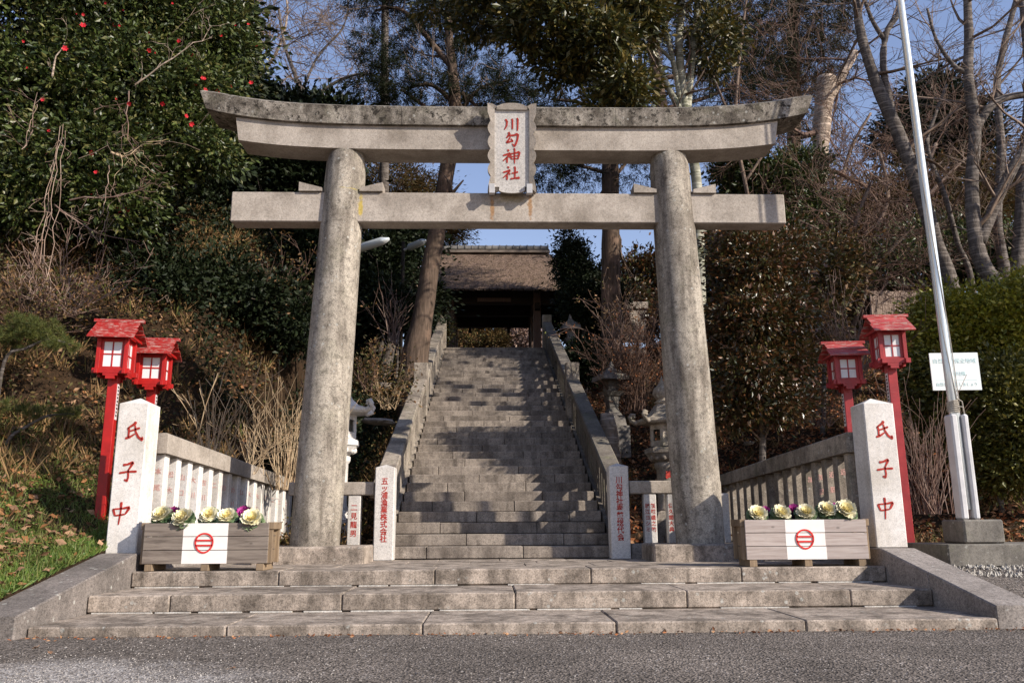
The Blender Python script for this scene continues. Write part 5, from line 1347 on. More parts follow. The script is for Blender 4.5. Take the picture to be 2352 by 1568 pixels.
# ---- bare trees
def bare_tree(paths, Y, mat, label, seed, twigL=2.2, lev=3, kids=(3, 5), ntw=10, group='bare trees', dY=0.0, r_px=True, twigmat='bark_twig', name='bare_tree', cat='tree', minr=0.006, spread=0.5, dirup=0.5):
    rg = rgn(seed); first = paths[0]; b0 = at(first[0][0], first[0][1], Y)
    gz = ground(b0.x, Y); foot = Vector((b0.x, Y, min(gz, b0.z)-0.1))
    r = tree_empty(name, foot, label, cat, group); segs = []; tips = []
    for pi, path in enumerate(paths):
        k = (Y*0.977+5*0.2)/F
        pts = [at(x, y, Y+dY*i/max(1, len(path)-1)) for i, (x, y, w) in enumerate(path)]; rad = [w*k/2 for (_, _, w) in path]
        if pi == 0 and b0.z > foot.z+0.3: pts = [foot]+pts; rad = [rad[0]*1.1]+rad
        _, P, R = trunk('trunk' if pi == 0 else 'limb', pts, rad, M[mat], r, 10)
        for _ in range(ntw):
            i = rg.integers(len(P)//3, len(P)); d = rg.normal(0, 1, 3)*np.array([1, .7, .7])+np.array([0, 0, dirup])
            grow(segs, tips, np.array(P[i]), d, twigL*rg.uniform(0.5, 1.2), max(minr, R[i]*0.45), lev, rg, spread, 0.03, 4, kids, 0.62, 0.16, minr)
    tubes('twigs', segs, M[twigmat], r, 3)
    return r
bare_tree([[(585, 215, 14), (595, 140, 12), (575, 80, 10), (590, 0, 8), (600, -80, 6)], [(590, 190, 9), (640, 110, 7), (660, 30, 5), (650, -40, 4)]], 32, 'bark_tan', 'pale bare tree with a wavy trunk in the left gap of sky', 41, 2.6, 3, (3, 5), 14, minr=0.009)
bare_tree([[(690, 260, 13), (680, 180, 11), (655, 110, 8), (640, 20, 6)], [(700, 240, 9), (770, 190, 8), (830, 170, 6), (880, 180, 4)], [(690, 220, 8), (730, 130, 6), (790, 60, 5), (800, -20, 4)]], 31, 'bark_grey', 'dark bare tree with low spreading limbs in the left gap of sky', 42, 2.6, 3, (3, 5), 13, minr=0.009)
bare_tree([[(2190, 680, 36), (2150, 560, 34), (2110, 430, 33), (2060, 300, 31), (2020, 210, 29), (1985, 110, 24), (1970, 30, 19), (1968, -60, 16)], [(2060, 300, 18), (2030, 170, 17), (2035, 80, 15), (2065, 30, 12), (2080, -30, 10)], [(2030, 90, 12), (2005, 50, 10), (1985, 0, 8)]], 16, 'bark_grey', 'leaning bare tree whose dark trunk passes just left of the flagpole', 43, 1.6, 3, (3, 5), 6, minr=0.0035)
bare_tree([[(2295, 690, 40), (2262, 620, 40), (2240, 550, 34), (2232, 420, 30), (2240, 300, 28), (2225, 180, 24), (2225, 90, 22), (2220, -40, 18)], [(2250, 560, 26), (2290, 460, 26), (2330, 380, 24), (2380, 300, 22)], [(2240, 300, 22), (2270, 250, 20), (2310, 225, 18), (2380, 215, 14)], [(2225, 170, 12), (2190, 150, 10), (2150, 90, 8), (2130, 20, 6)]], 15, 'bark_grey', 'large forked bare tree at the right edge of the picture', 44, 1.6, 3, (3, 5), 6, minr=0.0035)
bare_tree([[(2340, 660, 34), (2345, 520, 30), (2350, 380, 28), (2365, 200, 24), (2350, 0, 20)]], 17, 'bark_grey', 'bare tree trunk cut by the right picture edge', 45, 1.6, 3, (3, 5), 4, minr=0.0035)
bare_tree([[(2310, 640, 26), (2290, 500, 22), (2300, 350, 20), (2290, 200, 17), (2310, 90, 15), (2340, -20, 12)]], 19, 'bark_grey', 'thinner bare tree just behind the large forked one', 46, 1.8, 3, (3, 5), 5, minr=0.004)
bare_tree([[(2230, 640, 14), (2200, 560, 13), (2170, 450, 12), (2130, 340, 10), (2150, 260, 8), (2175, 195, 6)]], 18, 'bark_grey', 'slender crooked bare tree between the flagpole and the forked tree', 47, 1.3, 3, (2, 5), 8, minr=0.006)
bare_tree([[(1875, 640, 34), (1880, 480, 34), (1885, 330, 40), (1893, 240, 44), (1900, 180, 46)], [(1893, 250, 24), (1930, 180, 22), (1965, 120, 18)]], 24, 'bark_tan', 'stout tan trunk with a broken limb right of the torii end', 48, 2.2, 3, (3, 5), 4, twigmat='twig_red', minr=0.007, dirup=0.0)
bare_tree([[(1700, 640, 12), (1720, 480, 10), (1690, 300, 9), (1700, 120, 7), (1720, -40, 5)], [(1710, 420, 7), (1790, 300, 6), (1860, 200, 4)], [(1690, 300, 7), (1640, 180, 6), (1600, 60, 4)]], 20, 'bark_twig', 'thin red-brown bare tree spreading over the right torii end', 49, 2.2, 3, (3, 6), 9, twigmat='twig_red', minr=0.005, dirup=0.1)
bare_tree([[(1960, 760, 12), (1990, 650, 10), (1960, 540, 9), (2000, 420, 7)], [(1975, 620, 8), (1900, 540, 6), (1820, 500, 4)], [(1990, 640, 8), (2060, 560, 6), (2100, 520, 4)]], 19, 'bark_twig', 'tangle of red-brown twigs over the shed on the right', 50, 2.0, 3, (3, 6), 14, twigmat='twig_red', minr=0.005, dirup=-0.05)
bare_tree([[(1900, 520, 12), (1930, 420, 10), (1960, 330, 8), (2000, 260, 6)], [(1930, 420, 8), (1880, 350, 6), (1850, 280, 4)]], 28, 'bark_twig', 'distant purplish bare tree between the torii end and the leaning trunk', 51, 2.8, 3, (3, 6), 4, twigmat='twig_red', minr=0.008)
bare_tree([[(2150, 520, 12), (2120, 430, 10), (2150, 330, 8)], [(2130, 450, 8), (2200, 380, 6), (2260, 330, 4)]], 30, 'bark_twig', 'distant brown bare tree behind the flagpole', 52, 3.0, 3, (3, 6), 6, twigmat='twig_red', minr=0.008)
bare_tree([[(2010, 560, 12), (2040, 450, 10), (2020, 350, 8)], [(2030, 480, 8), (1980, 420, 6), (1940, 380, 4)]], 33, 'bark_twig', 'far bare tree on the wooded ridge to the right', 53, 3.2, 3, (3, 6), 5, twigmat='twig_pink', minr=0.009)

# ---- multi-stemmed pale tree and its leafy crown above the torii
Y0 = 17.0
MS = bare_tree([[(1612, 900, 30), (1606, 600, 26), (1600, 420, 24), (1580, 290, 26), (1568, 200, 22), (1560, 100, 20), (1566, 0, 17), (1560, -100, 12)],
                [(1578, 270, 17), (1590, 130, 18), (1605, 0, 16), (1612, -100, 12)], [(1572, 270, 18), (1550, 160, 14), (1528, 60, 12), (1515, -30, 9)],
                [(1566, 260, 18), (1530, 190, 14), (1505, 120, 12), (1480, 60, 8)], [(1545, 140, 10), (1500, 100, 8), (1440, 70, 6), (1350, 60, 4)], [(1500, 110, 7), (1400, 130, 5), (1320, 110, 3)]],
               Y0, 'bark_pale', 'pale multi-stemmed tree rising behind the right torii pillar', 61, 1.2, 2, (2, 4), 6, group=None, minr=0.005, name='evergreen_tree')
rg = rgn(62)
crown('foliage', [(1130, 30, 16, 90, 40, 1.0, .7), (1260, 60, 15.5, 100, 50, 1.1, 1.0), (1380, 110, 15.5, 85, 45, 1.0, .8), (1450, 40, 16, 80, 45, 1.1, .8), (1430, 200, 15.5, 50, 32, .7, .35), (1640, 100, 17, 55, 60, 1.0, .45),
     (1290, 150, 16, 60, 28, .8, .3), (1370, 255, 16, 30, 22, .5, .12), (1000, 10, 16.5, 50, 24, .8, .2), (1300, -90, 15.5, 260, 90, 1.5, 1.2), (1560, -60, 16.5, 150, 80, 1.3, .8), (1470, 210, 16, 40, 50, .6, .15)],
      4600, 0.15, 0.40, M['evergreen'], MS, rg, 0.15, 16)
# ---- cedars
def needle_crown(name, blobs, per, size, mat, parent, rg, clump=0.3, droop=-0.5):
    """drooping sprays: each spray a curved fan of short needles"""
    C = []; D = []
    for (px, py, Y, rx, rz, ry, w) in blobs:
        c = np.array(at(px, py, Y)); k = (Y*0.977+c[2]*0.2)/F; R = np.array([rx*k, ry, rz*k]); nc = int(per*w/44)
        u = rg.normal(0, 1, (nc, 3)); u /= np.linalg.norm(u, axis=1)[:, None]; cc = c+u*(rg.uniform(0, 1, nc)**0.4)[:, None]*R
        out = u*np.array([1, 1, 0.3])+rg.normal(0, .35, (nc, 3)); out /= np.linalg.norm(out, axis=1)[:, None]
        L = clump*rg.uniform(0.7, 1.5, nc)
        t = rg.uniform(0, 1, (nc, 44)); p = cc[:, None]+out[:, None]*(t*L[:, None])[..., None]*1.3+np.array([0, 0, 1.0])*(droop*L[:, None]*t**2)[..., None]
        p += rg.normal(0, 0.035, p.shape)
        d = out[:, None]*0.8+rg.normal(0, 0.65, p.shape)+np.array([0, 0, droop*0.9]); C.append(p.reshape(-1, 3)); D.append(d.reshape(-1, 3))
    C = np.concatenate(C); D = np.concatenate(D)
    return leaves(name, C, D, size*rg.uniform(0.6, 1.3, len(C)), 0.13, mat, parent, 0.1, rg=rg)
CA = bare_tree([[(950, 845, 64), (968, 740, 50), (985, 640, 44), (1005, 520, 40), (1025, 400, 38), (1042, 300, 34), (1045, 230, 30), (1038, 150, 24), (1030, 60, 20), (1030, -80, 16)],
                [(1045, 240, 14), (990, 195, 9), (930, 205, 6)], [(1040, 160, 14), (960, 60, 12), (915, 20, 9), (860, 25, 5)], [(1050, 270, 12), (1100, 205, 8), (1170, 185, 5)], [(1035, 300, 12), (975, 245, 10), (920, 205, 6)], [(1060, 215, 10), (1100, 250, 8), (1130, 290, 4)]],
               20, 'bark_cedar', 'leaning cedar with reddish bark left of the stairs, dark crown above the torii', 71, 1.3, 2, (2, 4), 7, group='cedars', minr=0.006, name='cedar_tree')
rg = rgn(72)
needle_crown('foliage', [(845, -5, 20, 50, 22, .9, .5), (860, 115, 20, 42, 24, .9, .5), (905, 165, 20, 50, 22, .9, .5), (850, 205, 20, 40, 15, .8, .35), (920, 225, 20, 40, 18, .8, .4), (965, 95, 20.5, 42, 28, .9, .5), (990, 205, 20, 36, 26, .9, .4), (1110, 215, 20, 60, 26, .9, .7),
    (1090, 140, 20.5, 60, 40, 1.0, .7), (970, 20, 20.5, 60, 24, 1.0, .6), (1070, 50, 20.5, 60, 45, 1.2, .8), (1180, 205, 20.5, 45, 30, .9, .5), (1000, -100, 20, 180, 60, 1.8, 1.4)], 9500, 0.12, M['cedar_leaf'], CA, rg, 0.30)
CB = bare_tree([[(1402, 700, 46), (1403, 560, 44), (1402, 420, 42), (1400, 300, 38), (1395, 150, 32), (1390, 0, 26), (1388, -100, 20)], [(1402, 420, 10), (1450, 360, 8), (1490, 330, 5)], [(1400, 400, 10), (1330, 380, 8), (1270, 370, 5)], [(1400, 300, 14), (1340, 240, 10), (1270, 230, 6)]],
               25, 'bark_cedar', 'straight dark cedar trunk right of the gate', 73, 1.6, 2, (2, 4), 8, group='cedars', minr=0.007, name='cedar_tree')
needle_crown('foliage', [(1265, 395, 25, 35, 35, .9, .5), (1300, 260, 25, 80, 60, 1.5, 1.0), (1340, 400, 25, 35, 22, .9, .3), (1240, 240, 25, 50, 50, 1.2, .6), (1450, 250, 25, 80, 60, 1.5, .9), (1470, 400, 25, 30, 25, .8, .2), (1400, 100, 25, 130, 90, 2, 1.6), (1300, 320, 25, 80, 30, 1.3, .5)], 8000, 0.15, M['cedar_leaf'], CB, rg, 0.5)
CC = bare_tree([[(1540, 720, 40), (1530, 500, 38), (1525, 300, 36), (1512, 200, 32), (1500, 80, 26), (1495, -80, 20)], [(1525, 250, 12), (1620, 225, 9), (1700, 190, 6)], [(1520, 180, 12), (1640, 165, 9), (1720, 165, 6)]],
               23, 'bark_cedar', 'cedar with two long horizontal limbs just left of the pale stems', 74, 1.6, 2, (2, 4), 7, group='cedars', minr=0.007, name='cedar_tree')
needle_crown('foliage', [(1660, 225, 23, 70, 35, 1.2, .7), (1700, 150, 23, 70, 50, 1.3, .7), (1620, 60, 23, 80, 70, 1.5, 1.0), (1480, 300, 23, 40, 25, .9, .3), (1740, 250, 23, 50, 40, 1.1, .5)], 7500, 0.14, M['cedar_leaf'], CC, rg, 0.5)
CD = bare_tree([[(1820, 640, 40), (1822, 400, 36), (1825, 200, 30), (1820, 0, 24), (1820, -80, 18)]], 29, 'bark_cedar', 'dull brown-green conifer mass above the right torii end', 75, 1.8, 2, (2, 4), 8, group='cedars', minr=0.008, name='cedar_tree')
needle_crown('foliage', [(1800, 60, 28, 130, 90, 2.4, 1.8), (1860, 150, 28, 70, 60, 2, 1.0), (1740, 150, 28, 80, 65, 2, 1.0), (1700, 30, 28, 80, 45, 2, .8), (1890, 20, 28, 55, 50, 2, .7), (1800, 260, 28, 100, 50, 2, .7), (1850, -70, 28, 150, 60, 2, 1)], 9000, 0.19, M['cedar_olive'], CD, rg, 0.6)
dark_tree(2150, 400, 40, [(2140, 240, 40, 60, 60, 2, 1.0), (2190, 290, 40, 70, 50, 2, .8), (2080, 310, 40, 60, 40, 2, .7), (2230, 330, 40, 60, 60, 2, .6)], 9000, 0.3, 'darkleaf', 'distant dark conifer behind the upper part of the flagpole', 76, asp=0.3, clump=0.45, group=None)
dark_tree(2350, 400, 38, [(2300, 440, 36, 80, 50, 2, .9), (2000, 470, 38, 90, 45, 2, .8), (2120, 440, 38, 90, 50, 2, .8), (1950, 530, 36, 90, 50, 2, .6), (2220, 510, 34, 90, 50, 2, .6)], 8000, 0.3, 'cedar_brown', 'brownish thicket on the ridge behind the right bare trees', 77, asp=0.25, clump=0.6, group=None, name='thicket', cat='thicket')
for i, (px, py, Y, w, h, lb) in enumerate([(330, 640, 15.5, 110, 60, 'dark leafy shrub on the left slope below the camellia'), (500, 660, 16.5, 110, 70, 'dark leafy shrub high on the left slope, under the torii end'), (640, 720, 17, 90, 70, 'dark leafy shrub on the left slope next to the pillar'), (900, 700, 22, 50, 50, 'dark leafy shrub behind the straw-coloured stems')]):
    dark_tree(px, py, Y, [(px, py, Y, w, h, 1.0, 1.0), (px+w*0.6, py+h*0.4, Y-0.3, w*0.6, h*0.6, .8, .4)], 5200, 0.12, 'darkleaf', lb, 170+i, 0.05, clump=0.22, group='shrubs on the left slope', name='shrub', cat='shrub')  # added near-black shrubs carry the slope's shade in their leaf colour
# ---- right side evergreens and shrubs
dark_tree(1760, 600, 22, [(1760, 440, 22, 95, 65, 1.3, 1.0), (1690, 385, 22, 55, 42, 1.0, .4), (1850, 490, 22.5, 70, 70, 1.2, .7), (1830, 390, 22.5, 60, 42, 1.0, .4), (1780, 545, 21.5, 100, 50, 1.2, .6)], 13000, 0.13, 'camellia', 'green broadleaf evergreen directly below the right end of the torii', 81, 0.14, asp=0.45, clump=0.16, group=None, barkm='bark_pale')
BR = dark_tree(1722, 1060, 14.2, [(1720, 620, 14.2, 80, 70, .9, 1.0), (1790, 600, 14.6, 70, 70, .9, .7), (1710, 740, 14.0, 85, 75, .9, 1.1), (1770, 720, 14.2, 80, 80, .9, .9), (1720, 860, 14.0, 85, 70, .9, .9), (1790, 830, 14.2, 75, 70, .8, .7), (1680, 560, 14.4, 50, 50, .7, .3), (1690, 940, 14, 50, 40, .6, .3), (1790, 930, 14, 60, 40, .6, .3)],
    11000, 0.085, 'russet_leaf', 'dense glossy russet-green bush standing right of the right torii pillar', 82, 0.075, asp=0.45, clump=0.13, group=None, name='evergreen_bush', cat='bush')
dark_tree(1880, 900, 17, [(1870, 660, 18, 70, 60, 1.2, .7), (1850, 760, 17, 60, 60, 1, .5), (1900, 600, 19, 70, 50, 1.2, .5)], 8000, 0.12, 'brush_leaf', 'brown-green shrub left of the right lanterns', 83, 0.06, clump=0.25, group=None, name='shrub', cat='shrub')
for i, (bl, mt, lb, sd) in enumerate([
    ([(2180, 730, 15.0, 80, 60, 1.0, 1.0), (2270, 760, 14.6, 90, 80, 1.0, 1.3), (2340, 720, 14.2, 60, 90, 1.0, .9), (2160, 800, 14.8, 60, 60, .8, .6), (2360, 840, 14, 60, 90, .9, .8)], 'hedge_leaf', 'sunlit yellow-green hedge behind the white sign', 84),
    ([(2290, 900, 13.6, 80, 80, .8, 1.0), (2350, 980, 13.2, 60, 90, .8, .9), (2250, 1000, 13.8, 70, 70, .7, .7), (2310, 1070, 13.4, 70, 50, .7, .6), (2180, 950, 14.2, 60, 80, .8, .6), (2130, 870, 14.6, 50, 60, .7, .4)], 'hedge_dark', 'darker olive hedge bush right of the flagpole foot', 85)]):
    dark_tree(bl[0][0], 1100, bl[0][2], bl, 11000, 0.085, mt, lb, sd, 0.05, clump=0.15, group='hedge bushes behind the flagpole', name='hedge_bush', cat='hedge')
# dark small trees around the gate
dark_tree(1330, 800, 27, [(1312, 610, 27.2, 36, 50, .7, .6), (1355, 650, 27.2, 45, 40, .8, .6), (1345, 690, 26.5, 58, 50, 1.0, 1.0), (1305, 548, 27.2, 12, 28, .3, .08), (1395, 690, 26.5, 45, 50, 1, .7), (1330, 575, 27.2, 16, 20, .4, .08)], 11000, 0.11, 'darkleaf', 'dark sprig-topped evergreen overlapping the right end of the thatched roof', 86, 0.08, clump=0.16, group=None)
dark_tree(1340, 880, 23, [(1345, 830, 23, 38, 45, .7, .8)], 9000, 0.11, 'darkleaf', 'rounded dark bush between the small stone lanterns on the right', 87, 0.05, clump=0.15, group=None, name='evergreen_bush', cat='bush')
dark_tree(1480, 760, 30, [(1470, 640, 31, 55, 50, 1.4, .8), (1640, 560, 30, 70, 70, 1.4, .6), (1440, 700, 29, 40, 40, 1, .4)], 9000, 0.17, 'russet_leaf', 'brownish tree far behind, left of the right torii pillar', 88, 0.1, group=None)
dark_tree(980, 760, 27, [(975, 740, 27.5, 35, 40, .8, .8), (1000, 760, 28, 25, 40, .6, .5)], 8000, 0.11, 'evergreen', 'green bush between the cedar foot and the balustrade top', 89, 0.05, clump=0.16, group=None, name='evergreen_bush', cat='bush')
for i, (px, w, h, mt, lb) in enumerate([(1060, 40, 36, 'brush_leaf', 'olive bush beyond the gate, left in the opening'), (1125, 45, 42, 'cedar_brown', 'orange-brown bush beyond the gate, middle of the opening'), (1200, 38, 34, 'twig_pink', 'greyish bush beyond the gate, right in the opening')]):
    dark_tree(px, 800, 46, [(px, 775, 46, w, h, 1.4, 1.0), (px+15, 790, 45, w, 22, 1.2, .5)], 7000, 0.16, mt, lb, 91+i, 0.06, clump=0.2, group='bushes seen through the gate', name='bush', cat='bush')
dark_tree(1440, 770, 32, [(1400, 735, 32, 70, 40, 1.2, 1.0), (1480, 720, 32, 60, 45, 1.2, .8), (1330, 745, 32, 40, 35, 1, .6)], 8000, 0.17, 'darkleaf', 'dark hedge beyond the slope right of the gate', 151, 0.06, group=None, name='hedge_bush', cat='hedge')
dark_tree(1640, 700, 30, [(1640, 690, 30, 80, 60, 1.4, 1.0), (1900, 680, 31, 90, 40, 1.4, .8), (1800, 700, 30, 80, 50, 1.4, .8)], 8000, 0.2, 'darkleaf', 'dark thicket on the crest behind the right torii pillar', 152, 0.06, group=None, name='thicket', cat='thicket')
dark_tree(2150, 640, 24, [(2130, 560, 25, 80, 50, 1.2, .8), (2040, 600, 24, 60, 35, 1.0, .5), (2220, 600, 24, 90, 50, 1.2, .9), (2330, 590, 23, 60, 60, 1.2, .7)], 9000, 0.14, 'camellia', 'dark evergreen undergrowth behind the leaning trunk and the flagpole', 153, 0.06, group=None, name='evergreen_bush', cat='bush')
# ---- bare twiggy shrubs
def twig_shrub(px, py, Y, n, L, mat, label, seed, lev=2, r=0.012, spread=0.35, fan=0.6, group=None, base=None, leafy=None, name='bare_shrub', kids=(2, 4), upw=1.0, minr=0.003):
    rg = rgn(seed); g = at(px, py, Y) if base is None else Vector(base)
    r_ = empty(name, g, label=label, cat='shrub', group=group); segs = []; tips = []
    for _ in range(n):
        d = rg.normal(0, fan, 3); d[2] = upw*rg.uniform(0.7, 1.3); d[1] *= 0.7
        grow(segs, tips, np.array(g)+rg.normal(0, 0.10, 3)*np.array([1, 1, 0]), d, L*rg.uniform(0.6, 1.15), r*rg.uniform(.6, 1.2), lev, rg, spread, 0.02, 5, kids, 0.55, 0.09, minr)
    tubes('stems', segs, M[mat], r_, 4)
    if leafy:
        lm, ln, ls = leafy; ti = rg.integers(0, len(tips), ln); C = np.array([tips[i][0] for i in ti])+rg.normal(0, .09, (ln, 3))
        leaves('leaves', C, rg.normal(0, 1, (ln, 3)), ls*rg.uniform(.6, 1.3, ln), 0.5, M[lm], r_, rg=rg)
    return r_
twig_shrub(1462, 945, 18.5, 50, 1.3, 'twig_red', 'bare red-brown shrub with many upright stems behind the right balustrade', 101, 3, 0.014, fan=0.35, kids=(2, 5), leafy=('litter_red', 900, 0.06), minr=0.004)
twig_shrub(1415, 800, 22, 18, 1.15, 'twig_pink', 'pale branching bare shrub beside the dark stone lantern near the gate', 102, 2, 0.013, fan=0.4, leafy=('dry_grass', 300, 0.08), minr=0.005)
twig_shrub(1500, 800, 23, 24, 1.0, 'twig_red', 'low brown shrub below the pale stone slab', 103, 3, 0.014, fan=0.5, leafy=('litter', 900, 0.08), minr=0.005)
twig_shrub(903, 790, 20.5, 22, 1.3, 'twig_pink', 'fan of straw-coloured bare stems between the left pillar and the cedar', 104, 1, 0.014, fan=0.22, minr=0.005)
twig_shrub(885, 940, 17, 18, 0.6, 'dry_stalk', 'low pale twigs at the foot of the leaning cedar', 105, 2, 0.010, fan=0.6, leafy=('brush_leaf', 900, 0.07))
twig_shrub(480, 1070, 12.4, 16, 1.25, 'dry_stalk', 'tall broken pale canes behind the left fence', 106, 1, 0.013, fan=0.22, kids=(1, 3), minr=0.005)
twig_shrub(560, 1090, 12.8, 24, 0.8, 'dry_stalk', 'low tangle of thin dry stems behind the left fence middle', 107, 2, 0.008, fan=0.4)
twig_shrub(655, 1125, 13.2, 34, 1.3, 'dry_stalk', 'upright sheaf of dry stems beside the left torii pillar', 108, 1, 0.009, fan=0.2)
twig_shrub(2140, 1180, 11.6, 46, 1.3, 'twig_pink', 'upright sheaf of pale bare stems between the right lantern and the flagpole', 109, 1, 0.009, fan=0.22)
twig_shrub(150, 720, 13.0, 34, 1.0, 'twig_pink', 'tangle of pinkish bramble stems below the camellia', 110, 2, 0.010, fan=0.8, upw=0.6, minr=0.004)
twig_shrub(60, 760, 12.6, 30, 0.9, 'twig_red', 'russet bramble heap at the left picture edge', 111, 2, 0.009, fan=0.9, upw=0.5, leafy=('brush_leaf', 1500, 0.06))
twig_shrub(860, 900, 17, 20, 0.7, 'twig_red', 'reddish brushwood just right of the left torii pillar', 112, 2, 0.009, fan=0.5, leafy=('brush_leaf', 900, 0.07))
twig_shrub(1960, 880, 15.5, 40, 1.4, 'twig_pink', 'pale bare brushwood left of the right lanterns', 113, 2, 0.008, fan=0.55, minr=0.004)
twig_shrub(1880, 980, 14.5, 24, 0.9, 'twig_red', 'low red-brown brushwood above the right fence', 114, 2, 0.008, fan=0.6, leafy=('brush_leaf', 900, 0.06))
twig_shrub(620, 800, 17, 30, 1.6, 'twig_red', 'sparse brown saplings on the shaded left slope', 115, 2, 0.009, fan=0.5, leafy=('brush_leaf', 1300, 0.08))
# low pine at the left edge
def pine_bough(pts, Y, label, seed, pads):
    rg = rgn(seed); g = at(*pts[0], Y); r = empty('pine_tree', (g.x, Y, ground(g.x, Y)), label=label, cat='pine', group='low pines on the left bank')
    P = [at(x, y, Y) for x, y in pts]; trunk('branch', [Vector((g.x-0.2, Y+0.3, ground(g.x, Y)-0.1))]+P, [0.035]+[0.024-0.014*i/len(P) for i in range(len(P))], M['bark_grey'], r)
    C = []; D = []
    for (px, py, rx, rz) in pads:
        c = np.array(at(px, py, Y)); k = Y/F; nt_ = int(rx*rz*0.055)
        u = rg.normal(0, 1, (nt_, 3)); u /= np.linalg.norm(u, axis=1)[:, None]; t = c+u*(rg.uniform(0, 1, nt_)**.4)[:, None]*np.array([rx*k, 0.35, rz*k])
        d = rg.normal(0, .7, (nt_, 40, 3))+np.array([0.1, -0.2, .6]); C.append(np.repeat(t, 40, 0)); D.append(d.reshape(-1, 3))
    C = np.concatenate(C); D = np.concatenate(D); leaves('needles', C, D, 0.085*rg.uniform(.7, 1.2, len(C)), 0.06, M['pine_leaf'], r, rg=rg)
pine_bough([(10, 830), (60, 800), (110, 780), (160, 790)], 12.0, 'low pine bough reaching in from the left edge above the dark gap', 121, [(30, 775, 60, 35), (90, 760, 55, 30), (140, 790, 40, 22), (60, 740, 40, 20)])
pine_bough([(20, 1010), (60, 980), (110, 955), (170, 950)], 11.6, 'smaller yellowish pine bough left of the tall red lantern', 122, [(80, 945, 45, 16), (150, 945, 40, 16), (20, 930, 30, 16)])

# out of frame on the right: an unseen broadleaf added for dappled shade
rg = rgn(131)
for i, (x, y, zc, R_, lb) in enumerate([(13.4, 10.2, 8.2, 1.8, 'added shade tree, tall broadleaf beyond the right picture edge')]):
    r = tree_empty('evergreen_tree', (x, y, ground(x, y)), lb, group='added shade trees on the right')
    u = rg.normal(0, 1, (150, 3)); u /= np.linalg.norm(u, axis=1)[:, None]; cc = np.array([x, y, zc])+u*(rg.uniform(0, 1, 150)**.4)[:, None]*np.array([R_, R_, R_*0.9])
    o_ = rg.normal(0, .26, (150, 60, 3)); C = (cc[:, None]+o_).reshape(-1, 3)
    leaves('foliage', C, rg.normal(0, 1, C.shape), 0.17*rg.uniform(.6, 1.3, len(C)), 0.5, M['evergreen'], r, rg=rg)
    trunk('trunk', [(x, y, ground(x, y)-0.2), (x+.1, y, zc*0.5), (x-0.1, y, zc)], [0.22, 0.17, 0.08], M['bark_grey'], r)

# tall trees added to darken the left slope, their crowns out of view
rg = rgn(133)
for i, (x, y, z_, R_, lb) in enumerate([(-9.5, 14.5, 14.2, 2.6, 'added shade tree over the left bank, crown above the picture, nearest the road'), (-8.2, 18.5, 16.6, 2.8, 'added shade tree above the middle of the left slope'), (-11.5, 20.0, 18.0, 3.2, 'added shade tree high on the left slope'),
        (-3.5, 23.0, 19.8, 2.8, 'added shade tree above the leaning cedar'), (-13.0, 12.0, 11.5, 3.0, 'added shade tree beyond the left picture edge'), (-14.0, 7.0, 9.0, 3.0, 'added shade tree beside the road beyond the left picture edge')]):
    r = tree_empty('evergreen_tree', (x, y, ground(x, y)), lb, group='added shade trees over the left slope')
    nc = 130; u = rg.normal(0, 1, (nc, 3)); u /= np.linalg.norm(u, axis=1)[:, None]; cc = np.array([x, y, z_])+u*(rg.uniform(0, 1, nc)**.4)[:, None]*np.array([R_*1.25, R_*1.1, R_*0.62])
    C = (cc[:, None]+rg.normal(0, .34, (nc, 34, 3))).reshape(-1, 3)
    leaves('foliage', C, rg.normal(0, 1, C.shape), 0.30*rg.uniform(.6, 1.3, len(C)), 0.5, M['darkleaf'], r, rg=rg)
    trunk('trunk', [(x, y+2.2, ground(x, y+2.2)-0.2), (x, y+1.6, z_*0.55), (x, y, z_)], [0.2, 0.16, 0.08], M['bark_grey'], r)

# ---- ground cover
GX = np.arange(-16, 16.01, 0.1); GYY = np.arange(6.5, 46, 0.1)
_T = terrain(*np.meshgrid(GX, GYY)); _Nz = None
def gz(x, y):
    return np.array([ground(a, b_) for a, b_ in zip(x, y)])
def scatter(n, x0, x1, y0, y1, rg, dens=None, patch=1.2, thr=-0.15, seed=0.0):
    x = rg.uniform(x0, x1, n); y = rg.uniform(y0, y1, n)
    ok = ~((np.abs(x) < 1.98) | ((np.abs(x) < 4.85) & (y < 12.9)) | ((x > 4.7) & (y < 10.7)) | ((x > -4.6) & (x < -4.5) & (y < 12.9)))
    x, y = x[ok], y[ok]
    keep = np.array([mnoise.noise(Vector((a*patch, b_*patch, seed))) > thr for a, b_ in zip(x, y)]); x, y = x[keep], y[keep]
    z = gz(x, y); return np.stack([x, y, z], 1)
def stuff(name, C, D, L, asp, mat, fold=0.25, up=0.0, rg=RNG):
    V, Tr = leaf_verts(C, D, L, asp, fold, rg, up); o = link(name, np_mesh(name, V, tris=Tr, mats=mat)); tag(o, kind='stuff'); return o
rg = rgn(141)
def lie(n, rg, tilt=0.35): d = rg.normal(0, 1, (n, 3)); d[:, 2] = rg.normal(0.1, tilt, n); return d
# leaf litter on both slopes
C = scatter(52000, -13, -1.9, 7.3, 30, rg, thr=-0.25); C[:, 2] += rg.uniform(0, .05, len(C)); stuff('leaf_litter_left', C, lie(len(C), rg), 0.085*rg.uniform(.5, 1.4, len(C)), 0.55, M['litter'], rg=rg)
C = scatter(60000, 1.9, 13, 10.9, 30, rg, thr=-0.4, seed=5); C[:, 2] += rg.uniform(0, .05, len(C)); stuff('leaf_litter_right', C, lie(len(C), rg), 0.09*rg.uniform(.5, 1.4, len(C)), 0.55, M['litter_red'], rg=rg)
